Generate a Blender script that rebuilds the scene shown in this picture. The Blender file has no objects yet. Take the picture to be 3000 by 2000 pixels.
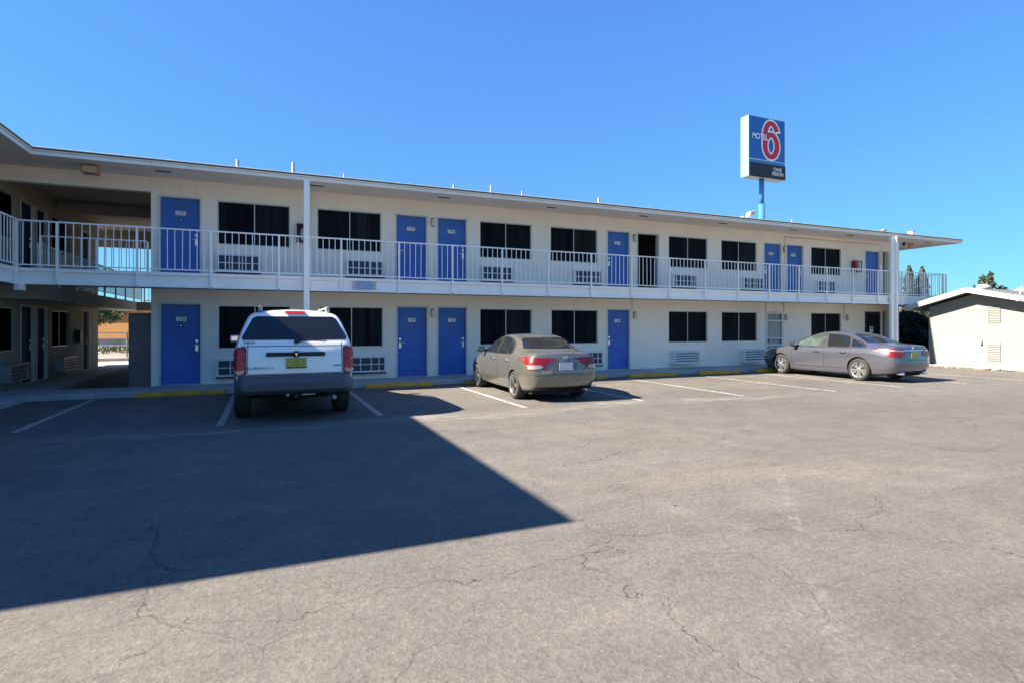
import bpy, bmesh, math, random
from mathutils import Vector, Matrix
from mathutils.bvhtree import BVHTree
from mathutils.geometry import delaunay_2d_cdt
R = math.radians
rnd = random.Random(7)
sc = bpy.context.scene
col = sc.collection
PI = math.pi

# ------------------------------------------------------------------ materials
def nodes_of(m):
    m.use_nodes = True
    nt = m.node_tree
    return nt, nt.nodes['Principled BSDF']

def N(nt, t, **kw):
    n = nt.nodes.new(t)
    for k, v in kw.items():
        if k in n.inputs:
            n.inputs[k].default_value = v
        else:
            setattr(n, k, v)
    return n

def mixcol(nt, fac, a, b, blend='MIX'):
    n = nt.nodes.new('ShaderNodeMix')
    n.data_type = 'RGBA'
    n.blend_type = blend
    def put(i, v):
        if hasattr(v, 'is_output'):
            nt.links.new(v, n.inputs[i])
        elif isinstance(v, (int, float)):
            n.inputs[i].default_value = v
        else:
            n.inputs[i].default_value = (v[0], v[1], v[2], 1)
    put(0, fac); put(6, a); put(7, b)
    return n.outputs[2]

def mth(nt, op, a, b=None, c=None, clamp=False):
    n = nt.nodes.new('ShaderNodeMath')
    n.operation = op
    n.use_clamp = clamp
    for i, v in enumerate((a, b, c)):
        if v is None:
            continue
        if hasattr(v, 'is_output'):
            nt.links.new(v, n.inputs[i])
        else:
            n.inputs[i].default_value = v
    return n.outputs[0]

def smooth(nt, v, lo, hi, a=0.0, b=1.0):
    n = nt.nodes.new('ShaderNodeMapRange')
    n.interpolation_type = 'SMOOTHSTEP'
    nt.links.new(v, n.inputs[0])
    for i, x in enumerate((lo, hi, a, b)):
        n.inputs[1 + i].default_value = x
    return n.outputs[0]

def mapping(nt, scale=(1, 1, 1), loc=(0, 0, 0), rot=(0, 0, 0)):
    tc = nt.nodes.new('ShaderNodeTexCoord')
    mp = nt.nodes.new('ShaderNodeMapping')
    mp.inputs['Scale'].default_value = scale
    mp.inputs['Location'].default_value = loc
    mp.inputs['Rotation'].default_value = rot
    nt.links.new(tc.outputs['Object'], mp.inputs['Vector'])
    return mp.outputs[0]

def noise(nt, vec, scale, detail=4, rough=.55, dist=0):
    n = N(nt, 'ShaderNodeTexNoise', Scale=scale, Detail=detail, Roughness=rough, Distortion=dist)
    nt.links.new(vec, n.inputs['Vector'])
    return n.outputs[0]

def mat(name, c, rough=.6, metal=0., var=.0, vscale=2., stretch=(1, 1, 1), bump=0., bscale=60., coat=0., spec=.5, dirt=None, dscale=.8, dlo=.55, dhi=.75):
    m = bpy.data.materials.new(name)
    nt, p = nodes_of(m)
    p.inputs['Roughness'].default_value = rough
    p.inputs['Metallic'].default_value = metal
    p.inputs['Coat Weight'].default_value = coat
    p.inputs['Coat Roughness'].default_value = .04
    p.inputs['Specular IOR Level'].default_value = spec
    p.inputs['Base Color'].default_value = (*c, 1)
    m.diffuse_color = (*c, 1)
    if var or dirt or bump:
        v = mapping(nt, stretch)
        out = None
        if var:
            f = noise(nt, v, vscale, 5, .6)
            f = smooth(nt, f, .3, .7)
            out = mixcol(nt, f, [max(0, x * (1 - var)) for x in c], [x * (1 + var) for x in c])
        if dirt:
            f = smooth(nt, noise(nt, v, dscale, 8, .65, .4), dlo, dhi)
            out = mixcol(nt, f, out if out is not None else c, dirt)
        if out is not None:
            nt.links.new(out, p.inputs['Base Color'])
        if bump:
            b = nt.nodes.new('ShaderNodeBump')
            b.inputs['Strength'].default_value = 1
            b.inputs['Distance'].default_value = bump
            nt.links.new(noise(nt, mapping(nt), bscale, 4, .6), b.inputs['Height'])
            nt.links.new(b.outputs[0], p.inputs['Normal'])
    return m

M = {}
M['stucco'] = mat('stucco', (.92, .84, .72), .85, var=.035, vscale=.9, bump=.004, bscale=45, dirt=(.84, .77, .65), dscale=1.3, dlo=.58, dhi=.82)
M['stucco_wing'] = mat('stucco_wing', (.40, .36, .30), .85, var=.05, vscale=.9, bump=.004, bscale=45)  # tan wing paint, deepened so the colour also carries the wing's shade
M['gutter'] = mat('gutter_paint', (.80, .74, .65), .5, var=.04, vscale=2, dirt=(.62, .55, .47), dscale=1.6, dlo=.6, dhi=.8)
M['blue_shade'] = mat('blue_door_in_shade', (.010, .026, .10), .6, spec=.15)  # door blue darkened: the side wing's shade is in the colour
M['trim'] = mat('white_trim', (.90, .87, .81), .5, var=.03, vscale=2, dirt=(.74, .69, .62), dscale=2.2, dlo=.6, dhi=.8)
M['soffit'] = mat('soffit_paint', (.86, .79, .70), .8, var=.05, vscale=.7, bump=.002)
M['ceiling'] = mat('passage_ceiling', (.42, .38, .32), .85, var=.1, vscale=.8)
M['rail'] = mat('white_rail_paint', (.88, .86, .82), .4, var=.03, vscale=6)
M['frame'] = mat('door_frame_paint', (.66, .64, .59), .55, var=.04)
M['alu'] = mat('window_aluminium', (.50, .50, .48), .4, .5)
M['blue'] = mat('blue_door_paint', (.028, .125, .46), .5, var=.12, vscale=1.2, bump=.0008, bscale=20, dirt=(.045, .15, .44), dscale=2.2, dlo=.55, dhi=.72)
M['screen'] = mat('dark_window_screen', (.008, .0095, .014), .45, var=.55, vscale=1.5, stretch=(3, 3, .3), spec=.04)
M['screen_b'] = mat('window_screen_curtain', (.0145, .0165, .020), .45, var=.6, vscale=1.1, stretch=(7, 7, .35), spec=.04)
M['screen_w'] = mat('shaded_window_screen', (.006, .0065, .008), .8, spec=0.)
M['lamp_suv'] = mat('bright_red_lens', (.46, .012, .014), .3, coat=.15)
M['steel'] = mat('brushed_steel', (.72, .72, .72), .28, .9)
M['plate'] = mat('number_plate_white', (.82, .82, .82), .4)
M['ink'] = mat('black_ink', (.012, .012, .014), .5)
M['black'] = mat('black_plastic', (.014, .014, .016), .5)
M['deck'] = mat('balcony_concrete', (.42, .41, .40), .8, var=.1, vscale=2)
M['walk'] = mat('sidewalk_concrete', (.40, .39, .37), .85, var=.14, vscale=1.2, bump=.003, dirt=(.24, .23, .22), dscale=1.0)
M['dirt'] = mat('dirt', (0.2175, 0.1875, 0.1462), .95, var=.2, vscale=.4, bump=.02, bscale=8)
M['yellow'] = mat('worn_yellow_paint', (.62, .29, .022), .7, var=.12, vscale=5, bump=.004, bscale=30, dirt=(.30, .25, .17), dscale=3.0, dlo=.56, dhi=.7)
M['roof'] = mat('roof_membrane', (.55, .55, .55), .8, var=.1)
M['metal_grey'] = mat('galvanised', (0.3040, 0.3120, 0.3200), .45, .6, var=.1, vscale=4)
M['ac_white'] = mat('ac_white', (.74, .74, .72), .5, var=.05, vscale=4)
M['ac_dark'] = mat('ac_coil', (.045, .06, .08), .5, .3, var=.3, vscale=30, stretch=(1, 1, 8))
M['red'] = mat('red_paint', (.28, .015, .025), .4)
M['cream'] = mat('cream_stucco', (.215, .222, .215), .85, var=.03, vscale=.7, bump=.003, bscale=40)
M['shingle'] = mat('grey_shingles', (0.1125, 0.1125, 0.1087), .9, var=.25, vscale=9, bump=.01, bscale=14)
M['sign_white'] = mat('sign_cabinet', (0.1672, 0.3040, 0.3952), .35)
M['sign_blue'] = mat('sign_blue', (.014, .10, .37), .3, coat=.3)
M['sign_blue2'] = mat('sign_blue_band', (.03, .17, .40), .3, coat=.3)
M['sign_red'] = mat('sign_red', (.52, .012, .03), .35)
M['white'] = mat('white_plain', (0.4464, 0.4464, 0.4464), .4)
M['pole_blue'] = mat('pole_blue', (0.0450, 0.1650, 0.4125), .4, var=.05)
M['tan_box'] = mat('tan_box', (.42, .29, .17), .7, var=.12, vscale=8)
M['orange'] = mat('orange_stucco', (0.3600, 0.1762, 0.0600), .9, var=.05)
M['brown'] = mat('brown_metal', (.16, .15, .15), .6, var=.15, vscale=1.5)
M['bark'] = mat('bark', (.13, .09, .06), .95, var=.3, vscale=8)
M['notice_blue'] = mat('notice_blue', (.10, .20, .55), .6)
M['rust'] = mat('rust_brick', (0.3150, 0.1500, 0.0975), .9, var=.25, vscale=5)

def streaks(m, amt, sc=(2.2, 2.2, .16)):
    nt, pn = nodes_of(m)
    src = pn.inputs['Base Color'].links[0].from_socket
    f = smooth(nt, noise(nt, mapping(nt, sc), 2.2, 6, .65), .52, .78)
    f2 = smooth(nt, noise(nt, mapping(nt), .35, 3), .4, .65)
    nt.links.new(mixcol(nt, mth(nt, 'MULTIPLY', mth(nt, 'MULTIPLY', f, f2), amt), src, (.62, .60, .55), 'MULTIPLY'), pn.inputs['Base Color'])
streaks(M['stucco'], .42)
streaks(M['trim'], .45, (5, 5, .3))
streaks(M['cream'], .12)
streaks(M['gutter'], .5, (4, 4, .5))

def leafmat(name, a, b):
    m = bpy.data.materials.new(name)
    nt, p = nodes_of(m)
    f = smooth(nt, noise(nt, mapping(nt), 1.6, 4), .35, .65)
    nt.links.new(mixcol(nt, f, a, b), p.inputs['Base Color'])
    p.inputs['Roughness'].default_value = .6
    return m
M['leaf'] = leafmat('broadleaf', (.028, .060, .018), (.072, .12, .036))
M['cypress'] = leafmat('cypress_needles', (.006, .014, .009), (.018, .032, .018))
M['olive_leaf'] = leafmat('olive_leaves', (.016, .029, .010), (.040, .060, .022))
M['grass'] = leafmat('dry_grass', (.08, .12, .03), (.23, .21, .09))

def asphalt():
    m = bpy.data.materials.new('worn_asphalt')
    nt, p = nodes_of(m)
    v = mapping(nt)
    vs = mapping(nt, (.45, 1, 1), rot=(0, 0, R(8)))
    big = smooth(nt, noise(nt, vs, .22, 6, .6, .6), .34, .68)
    c = mixcol(nt, big, (.160, .144, .126), (.208, .189, .166))
    warm = smooth(nt, noise(nt, mapping(nt, (.5, 1, 1), (13, 5, 0)), .30, 5, .6, .5), .5, .74)
    c = mixcol(nt, mth(nt, 'MULTIPLY', warm, .75), c, (.245, .212, .168))
    cool = smooth(nt, noise(nt, mapping(nt, (.6, 1, 1), (41, 17, 0)), .20, 5, .6, .5), .55, .75)
    c = mixcol(nt, mth(nt, 'MULTIPLY', cool, .85), c, (.146, .146, .132))
    # smeared streaks from sweeping and old sealer
    st = smooth(nt, noise(nt, mapping(nt, (.25, 3.0, 1), rot=(0, 0, R(-12))), 1.3, 6, .65), .52, .78)
    c = mixcol(nt, mth(nt, 'MULTIPLY', st, .42), c, (.130, .114, .101))
    # fine lengthwise streaks and a faint mauve tint in places
    for rz_, sc_, amt in ((R(-24), (1.1, 9.0, 1), .17), (R(-8), (.5, 5.0, 1), .15)):
        s2 = smooth(nt, noise(nt, mapping(nt, sc_, rot=(0, 0, rz_)), 2.6, 7, .7), .36, .66)
        c = mixcol(nt, amt, c, mixcol(nt, s2, (.74, .74, .75), (1.22, 1.21, 1.18)), 'MULTIPLY')
    mv = smooth(nt, noise(nt, mapping(nt, (.7, 1, 1), (3, 77, 0)), .42, 4, .6), .5, .7)
    c = mixcol(nt, mth(nt, 'MULTIPLY', mv, .30), c, (.178, .152, .140))
    ylw = smooth(nt, noise(nt, mapping(nt, (.8, 1, 1), (93, 27, 0)), .9, 6, .7, .4), .58, .74)
    c = mixcol(nt, mth(nt, 'MULTIPLY', ylw, .45), c, (.258, .220, .168))
    # medium blotches
    bl = smooth(nt, noise(nt, v, 1.7, 6, .65, .3), .35, .7)
    c = mixcol(nt, .55, c, mixcol(nt, bl, (.80, .80, .80), (1.12, 1.115, 1.10)), 'MULTIPLY')
    # dark oily stains
    oil = smooth(nt, noise(nt, mapping(nt, (1, 1.3, 1), (7, 31, 0)), .75, 5, .6, .8), .61, .78)
    c = mixcol(nt, mth(nt, 'MULTIPLY', oil, .6), c, (.075, .068, .062))
    # sandy dust line down the drive lane, where water has run
    sx = nt.nodes.new('ShaderNodeSeparateXYZ'); nt.links.new(v, sx.inputs[0])
    wob = mth(nt, 'MULTIPLY', mth(nt, 'SUBTRACT', noise(nt, v, .35, 3), .5), 1.6)
    dy = mth(nt, 'ABSOLUTE', mth(nt, 'SUBTRACT', mth(nt, 'ADD', sx.outputs[1], wob), 9.75))
    dust = smooth(nt, dy, .02, .42, 1, 0)
    dust = mth(nt, 'MULTIPLY', dust, smooth(nt, noise(nt, mapping(nt, (.6, 3, 1)), 1.6, 6, .7), .40, .62))
    dust = mth(nt, 'MULTIPLY', dust, smooth(nt, sx.outputs[0], 13, 9, 0, 1))
    c = mixcol(nt, mth(nt, 'MULTIPLY', dust, .75), c, (.33, .30, .25))
    # aggregate
    ag = N(nt, 'ShaderNodeTexVoronoi', Scale=55.); nt.links.new(v, ag.inputs['Vector'])
    agf = smooth(nt, ag.outputs['Color'], .0, 1.)
    c = mixcol(nt, .55, c, mixcol(nt, agf, (.70, .70, .705), (1.24, 1.235, 1.22)), 'MULTIPLY')
    fn = noise(nt, v, 18, 6, .75)
    c = mixcol(nt, .6, c, mixcol(nt, smooth(nt, fn, .3, .7), (.80, .80, .805), (1.15, 1.145, 1.13)), 'MULTIPLY')
    pit = smooth(nt, noise(nt, v, 7.5, 8, .8), .62, .72)
    c = mixcol(nt, mth(nt, 'MULTIPLY', pit, .35), c, (.12, .11, .105))
    pd = N(nt, 'ShaderNodeTexVoronoi', Scale=21.); nt.links.new(v, pd.inputs['Vector'])
    spd = nt.nodes.new('ShaderNodeSeparateColor'); nt.links.new(pd.outputs['Color'], spd.inputs[0])
    dots = mth(nt, 'MULTIPLY', smooth(nt, pd.outputs['Distance'], .16, .26, 1, 0), smooth(nt, spd.outputs[1], .74, .80))
    c = mixcol(nt, mth(nt, 'MULTIPLY', dots, .55), c, (.085, .078, .07))
    lts = mth(nt, 'MULTIPLY', smooth(nt, pd.outputs['Distance'], .16, .26, 1, 0), smooth(nt, spd.outputs[0], .84, .88))
    c = mixcol(nt, mth(nt, 'MULTIPLY', lts, .45), c, (.30, .28, .25))
    # pale flecks (gum, chips of paint)
    fl = N(nt, 'ShaderNodeTexVoronoi', Scale=1.15, Randomness=1.); nt.links.new(v, fl.inputs['Vector'])
    flr = mth(nt, 'ADD', fl.outputs['Distance'], mth(nt, 'MULTIPLY', noise(nt, v, 14, 4), .09))
    sp = smooth(nt, flr, .062, .085, 1, 0)
    sep = nt.nodes.new('ShaderNodeSeparateColor'); nt.links.new(fl.outputs['Color'], sep.inputs[0])
    light = smooth(nt, sep.outputs[0], .62, .66)
    dark = smooth(nt, sep.outputs[0], .30, .26)
    c = mixcol(nt, mth(nt, 'MULTIPLY', mth(nt, 'MULTIPLY', sp, light), .55), c, (.33, .31, .28))
    c = mixcol(nt, mth(nt, 'MULTIPLY', mth(nt, 'MULTIPLY', sp, dark), .75), c, (.075, .068, .065))
    # oil under parked cars, and the remains of an old painted line
    ob = smooth(nt, noise(nt, mapping(nt, (1, .8, 1), (55, 3, 0)), 2.0, 6, .65, .5), .57, .74)
    ob = mth(nt, 'MULTIPLY', ob, smooth(nt, mth(nt, 'ABSOLUTE', mth(nt, 'SUBTRACT', sx.outputs[1], 12.6)), 1.2, 2.6, 1, 0))
    c = mixcol(nt, mth(nt, 'MULTIPLY', ob, .55), c, (.070, .064, .060))
    od = mth(nt, 'ABSOLUTE', mth(nt, 'ADD', mth(nt, 'MULTIPLY', sx.outputs[0], .713), mth(nt, 'ADD', mth(nt, 'MULTIPLY', sx.outputs[1], -.701), -.49)))
    ol = mth(nt, 'MULTIPLY', smooth(nt, od, .03, .06, 1, 0), smooth(nt, noise(nt, v, 7, 6, .7), .47, .60))
    ol = mth(nt, 'MULTIPLY', ol, smooth(nt, mth(nt, 'ABSOLUTE', mth(nt, 'SUBTRACT', sx.outputs[1], 3.2)), 1.2, 1.6, 1, 0))
    c = mixcol(nt, mth(nt, 'MULTIPLY', ol, .30), c, (.32, .30, .27))
    # cracks: two networks of warped cell edges, broken up by masks
    def crack(scale, width, loc, lo, hi, warp):
        vv = mapping(nt, (1, 1, 1), loc)
        nz = N(nt, 'ShaderNodeTexNoise', Scale=1.5, Detail=5., Roughness=.55)
        nt.links.new(vv, nz.inputs['Vector'])
        add = nt.nodes.new('ShaderNodeVectorMath'); add.operation = 'MULTIPLY_ADD'
        nt.links.new(nz.outputs['Color'], add.inputs[0])
        add.inputs[1].default_value = (warp, warp, 0)
        nt.links.new(vv, add.inputs[2])
        vo = N(nt, 'ShaderNodeTexVoronoi', Scale=scale); vo.feature = 'DISTANCE_TO_EDGE'
        vo.voronoi_dimensions = '2D'
        nt.links.new(add.outputs[0], vo.inputs['Vector'])
        w = mth(nt, 'MULTIPLY', smooth(nt, noise(nt, vv, 2.3, 3), .25, .75, .35, 1.7), width * scale)
        ln = mth(nt, 'LESS_THAN', vo.outputs['Distance'], w)
        mk = smooth(nt, noise(nt, vv, .42, 4, .6), lo, hi)
        return mth(nt, 'MULTIPLY', ln, mk)
    c1 = crack(.36, .0040, (3.3, 1.2, 0), .34, .50, .9)
    c2 = crack(.95, .0029, (8.1, 5.7, 0), .44, .56, .6)
    c3 = crack(2.2, .0024, (2.1, 9.7, 0), .50, .62, .35)
    cr = mth(nt, 'MAXIMUM', mth(nt, 'MAXIMUM', c1, mth(nt, 'MULTIPLY', c2, .75)), mth(nt, 'MULTIPLY', c3, .5))
    c = mixcol(nt, mth(nt, 'MULTIPLY', cr, .72), c, (.05, .044, .04))
    c = mixcol(nt, 1., c, (.715, .73, .742), 'MULTIPLY')
    nt.links.new(c, p.inputs['Base Color'])
    p.inputs['Roughness'].default_value = .9
    p.inputs['Specular IOR Level'].default_value = .25
    b = nt.nodes.new('ShaderNodeBump'); b.inputs['Distance'].default_value = .0075
    b.inputs['Strength'].default_value = .7
    h = mth(nt, 'ADD', mth(nt, 'MULTIPLY', fn, .75), mth(nt, 'MULTIPLY', ag.outputs['Distance'], .35))
    h = mth(nt, 'SUBTRACT', h, mth(nt, 'MULTIPLY', cr, .8))
    nt.links.new(h, b.inputs['Height'])
    nt.links.new(b.outputs[0], p.inputs['Normal'])
    return m
M['asphalt'] = asphalt()

def linepaint():
    m = bpy.data.materials.new('worn_line_paint')
    nt, p = nodes_of(m)
    v = mapping(nt)
    w = smooth(nt, noise(nt, v, 9, 8, .75), .44, .60)
    w = mth(nt, 'MULTIPLY', w, smooth(nt, noise(nt, v, .7, 3), .35, .6, .45, 1.))
    c = mixcol(nt, w, (.36, .35, .325), (.145, .130, .113))
    nt.links.new(c, p.inputs['Base Color'])
    p.inputs['Roughness'].default_value = .85
    return m
M['line'] = linepaint()

# car paints etc.
M['p_white'] = mat('car_white', (.90, .87, .82), .35, 0, coat=1., var=.02)
M['p_grey'] = mat('car_gunmetal', (.112, .118, .145), .25, .55, coat=1.)
M['p_beige'] = mat('car_champagne', (.165, .160, .140), .28, .55, coat=1.)
M['glass'] = mat('car_glass_dark', (.010, .012, .015), .04, 0, spec=.5)
M['glass_green'] = mat('car_glass_tinted', (.045, .06, .055), .05, 0, spec=.8, var=.5, vscale=3)
M['tyre'] = mat('tyre_rubber', (.022, .021, .021), .8, var=.2, vscale=12)
M['rim'] = mat('silver_rim', (0.4800, 0.4800, 0.4880), .25, .85)
M['rim_dark'] = mat('black_rim', (.03, .03, .032), .3, .4)
M['well'] = mat('wheel_well', (.008, .008, .009), .9)
M['lamp_red'] = mat('red_lens', (0.1680, 0.0032, 0.0056), .3, coat=.12)
M['lamp_dred'] = mat('dark_red_lens', (.17, .005, .008), .3, coat=.1)
M['lamp_clear'] = mat('clear_lens', (0.3312, 0.2880, 0.2736), .12, .2, coat=1.)
M['chrome'] = mat('chrome', (.85, .85, .86), .12, 1.)
M['bumper'] = mat('grey_bumper', (.085, .088, .098), .55, var=.08)
M['tag_yellow'] = mat('yellow_plate', (0.4140, 0.3420, 0.0630), .5, var=.15, vscale=14)
M['tag_pale'] = mat('pale_plate', (0.5270, 0.5440, 0.5780), .5, var=.12, vscale=14)
M['mirror'] = mat('mirror_glass', (.6, .65, .7), .05, 1.)

# ------------------------------------------------------------------ mesh building
WLOC = {}
def wloc(o):
    v = Vector((0, 0, 0))
    while o is not None:
        v += Vector(o.location)
        o = o.parent
    return v

class MB:
    def __init__(s):
        s.bm = bmesh.new()
        s.mats = []
    def mi(s, m):
        if isinstance(m, str):
            m = M[m]
        if m not in s.mats:
            s.mats.append(m)
        return s.mats.index(m)
    def face(s, pts, m, sm=False):
        vs = [s.bm.verts.new(p) for p in pts]
        f = s.bm.faces.new(vs)
        f.material_index = s.mi(m)
        f.smooth = sm
        return f
    def box(s, x0, x1, y0, y1, z0, z1, m, bev=0, f=None, seg=2):
        c = [(x, y, z) for x in (x0, x1) for y in (y0, y1) for z in (z0, z1)]
        if f:
            c = [f(*p) for p in c]
        v = [s.bm.verts.new(p) for p in c]
        i = s.mi(m)
        fs = []
        for q in ((0, 1, 3, 2), (4, 6, 7, 5), (0, 4, 5, 1), (2, 3, 7, 6), (0, 2, 6, 4), (1, 5, 7, 3)):
            fc = s.bm.faces.new([v[k] for k in q])
            fc.material_index = i
            fs.append(fc)
        bmesh.ops.recalc_face_normals(s.bm, faces=fs)
        if bev:
            es = list({e for fc in fs for e in fc.edges})
            bmesh.ops.bevel(s.bm, geom=es, offset=bev, segments=seg, affect='EDGES', profile=.5)
    def prism(s, poly, d0, d1, m, f):
        """poly in (a,b); f(a,b,d) -> xyz"""
        i = s.mi(m)
        a = [s.bm.verts.new(f(p[0], p[1], d0)) for p in poly]
        b = [s.bm.verts.new(f(p[0], p[1], d1)) for p in poly]
        fs = [s.bm.faces.new(a), s.bm.faces.new(b[::-1])]
        n = len(poly)
        for k in range(n):
            fs.append(s.bm.faces.new((a[k], b[k], b[(k + 1) % n], a[(k + 1) % n])))
        for fc in fs:
            fc.material_index = i
        bmesh.ops.recalc_face_normals(s.bm, faces=fs)
    def tube(s, pts, r, m, n=8, cap=True, sm=True, r1=None):
        pts = [Vector(p) for p in pts]
        i = s.mi(m)
        rings = []
        L = len(pts)
        up0 = None
        for k, p in enumerate(pts):
            t = (pts[min(k + 1, L - 1)] - pts[max(k - 1, 0)]).normalized()
            if up0 is None:
                up0 = Vector((0, 0, 1)) if abs(t.z) < .9 else Vector((1, 0, 0))
            a = t.cross(up0)
            if a.length < 1e-4:
                a = t.cross(Vector((0, 1, 0)))
            a.normalize()
            b = a.cross(t).normalized()
            rr = r if r1 is None else r + (r1 - r) * k / (L - 1)
            rings.append([s.bm.verts.new(p + (a * math.cos(2 * PI * j / n) + b * math.sin(2 * PI * j / n)) * rr) for j in range(n)])
        for k in range(L - 1):
            for j in range(n):
                f = s.bm.faces.new((rings[k][j], rings[k][(j + 1) % n], rings[k + 1][(j + 1) % n], rings[k + 1][j]))
                f.material_index = i
                f.smooth = sm
        if cap:
            for rg in (rings[0][::-1], rings[-1]):
                f = s.bm.faces.new(rg)
                f.material_index = i
    def lathe(s, prof, m, f, n=32, sm=True, closed=False):
        """prof list of (r,h); f(x,y,h)->xyz with x,y in the disc plane"""
        i = s.mi(m)
        rings = []
        for r, h in prof:
            if r < 1e-5:
                rings.append([s.bm.verts.new(f(0, 0, h))])
            else:
                rings.append([s.bm.verts.new(f(r * math.cos(2 * PI * j / n), r * math.sin(2 * PI * j / n), h)) for j in range(n)])
        fs = []
        pr = list(zip(rings, rings[1:])) + ([(rings[-1], rings[0])] if closed else [])
        for a, b in pr:
            for j in range(n):
                if len(a) == 1 and len(b) == 1:
                    continue
                if len(a) == 1:
                    q = (a[0], b[j], b[(j + 1) % n])
                elif len(b) == 1:
                    q = (a[j], b[0], a[(j + 1) % n])
                else:
                    q = (a[j], b[j], b[(j + 1) % n], a[(j + 1) % n])
                fc = s.bm.faces.new(q)
                fc.material_index = i
                fc.smooth = sm
                fs.append(fc)
        bmesh.ops.recalc_face_normals(s.bm, faces=fs)
    def text(s, string, size, org, xd, yd, m, ext=.002, align='CENTER', squash=1., bold=0.):
        cu = bpy.data.curves.new('t', 'FONT')
        cu.body = string
        cu.size = size
        cu.align_x = align
        cu.align_y = 'CENTER'
        cu.extrude = ext
        cu.offset = bold
        cu.resolution_u = 4
        o = bpy.data.objects.new('t', cu)
        col.objects.link(o)
        dg = bpy.context.evaluated_depsgraph_get()
        me = bpy.data.meshes.new_from_object(o.evaluated_get(dg))
        xd = Vector(xd); yd = Vector(yd); nd = xd.cross(yd)
        org = Vector(org)
        i = s.mi(m)
        vs = [s.bm.verts.new(org + xd * v.co.x * squash + yd * v.co.y + nd * v.co.z) for v in me.vertices]
        for p in me.polygons:
            try:
                fc = s.bm.faces.new([vs[k] for k in p.vertices])
                fc.material_index = i
            except ValueError:
                pass
        bpy.data.objects.remove(o)
        bpy.data.meshes.remove(me)
        bpy.data.curves.remove(cu)
    def build(s, name, parent=None, local=False, smooth_angle=None):
        me = bpy.data.meshes.new(name)
        if parent is not None and not local:
            bmesh.ops.translate(s.bm, verts=s.bm.verts[:], vec=-wloc(parent))
        s.bm.to_mesh(me)
        s.bm.free()
        for m in s.mats:
            me.materials.append(m)
        if smooth_angle:
            for p in me.polygons:
                p.use_smooth = True
            me.set_sharp_from_angle(angle=R(smooth_angle))
        o = bpy.data.objects.new(name, me)
        col.objects.link(o)
        if parent is not None:
            o.parent = parent
        return o

def tag(o, label=None, cat=None, group=None, kind=None):
    if label: o['label'] = label
    if cat: o['category'] = cat
    if group: o['group'] = group
    if kind: o['kind'] = kind
    return o

def thing(name, label, cat, loc=(0, 0, 0), rz=0, group=None, parent=None):
    o = bpy.data.objects.new(name, None)
    o.empty_display_size = .2
    col.objects.link(o)
    o.location = loc
    o.rotation_euler = (0, 0, rz)
    if parent is not None:
        o.parent = parent
    return tag(o, label, cat, group)

def copy_tree(o, parent=None):
    c = o.copy()
    col.objects.link(c)
    if parent is not None:
        c.parent = parent
    for ch in list(o.children):
        copy_tree(ch, c)
    return c

# ------------------------------------------------------------------ camera, sky, sun
cam_d = bpy.data.cameras.new('camera')
cam = bpy.data.objects.new('camera', cam_d)
col.objects.link(cam)
cam.location = (0, 0, 1.62)
cam.rotation_euler = (R(90), 0, R(-23.2))
cam_d.sensor_width = 36
cam_d.lens = 36 * 1293 / 2352
cam_d.shift_y = -35 / 2352
cam_d.clip_end = 3000
cam_d.clip_start = .05
sc.camera = cam

SUN = Vector((1.286, -.14, -1)).normalized()
elev = math.asin(-SUN.z)
az = math.atan2(-SUN.x, -SUN.y)            # compass angle of the sun from +Y towards +X
sl = bpy.data.lights.new('sun', 'SUN')
sl.energy = 5.0
sl.angle = R(.53)
sl.color = (1, .89, .74)
so = bpy.data.objects.new('sun', sl)
col.objects.link(so)
so.rotation_euler = SUN.to_track_quat('-Z', 'Y').to_euler()

w = bpy.data.worlds.new('World')
sc.world = w
w.use_nodes = True
nt = w.node_tree
bg = nt.nodes['Background']
sky = nt.nodes.new('ShaderNodeTexSky')
sky.sky_type = 'NISHITA'
sky.sun_disc = False
sky.sun_elevation = elev
sky.sun_rotation = az
sky.altitude = 1100
sky.air_density = 1.0
sky.dust_density = .3
sky.ozone_density = 3.0
# the deep, saturated high-desert blue: per-channel response on the physical sky
spc = nt.nodes.new('ShaderNodeSeparateColor'); nt.links.new(sky.outputs[0], spc.inputs[0])
cmb = nt.nodes.new('ShaderNodeCombineColor')
for k, (g, e) in enumerate(((.47, .55), (1.02, .565), (3.12, .12))):
    nt.links.new(mth(nt, 'MULTIPLY', mth(nt, 'POWER', mth(nt, 'MAXIMUM', spc.outputs[k], .02), e), g), cmb.inputs[k])
nt.links.new(cmb.outputs[0], bg.inputs[0])
bg.inputs[1].default_value = .066
sc.view_settings.view_transform = 'Standard'
sc.view_settings.look = 'None'
sc.view_settings.gamma = 1
sc.view_settings.exposure = 2.0
sc.cycles.max_bounces = 8
sc.cycles.use_denoising = True
# ------------------------------------------------------------------ ground
def sheet(name, poly, z, m, kind='structure'):
    b = MB()
    b.face([(x, y, z) for x, y in poly], m)
    return tag(b.build(name), kind=kind)
def rect(x0, x1, y0, y1):
    return [(x0, y0), (x1, y0), (x1, y1), (x0, y1)]
sheet('ground', rect(-900, 900, -900, 900), -.03, 'dirt')
sheet('parking_lot', rect(-40, 70, -45, 27.0), 0, 'asphalt')
sheet('back_yard_pavement', rect(-30, 12, 27.0, 31.4), .002, mat('pale_concrete', (.30, .29, .26), .9, var=.12, vscale=.8))
b = MB()
b.box(-5.9, 26.27, 15.3, 16.6, -.02, .12, 'walk', bev=.012)
b.box(-5.9, -4.85, 16.6, 26.5, -.02, .117, 'walk')
b.box(-5.9, -4.85, 4.0, 15.3, -.02, .12, 'walk', bev=.012)
tag(b.build('sidewalk'), kind='structure')
b = MB(); b.box(-22, 10, 31.4, 31.65, 0, .16, 'deck', bev=.02)
tag(b.build('kerb'), kind='structure')

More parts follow.
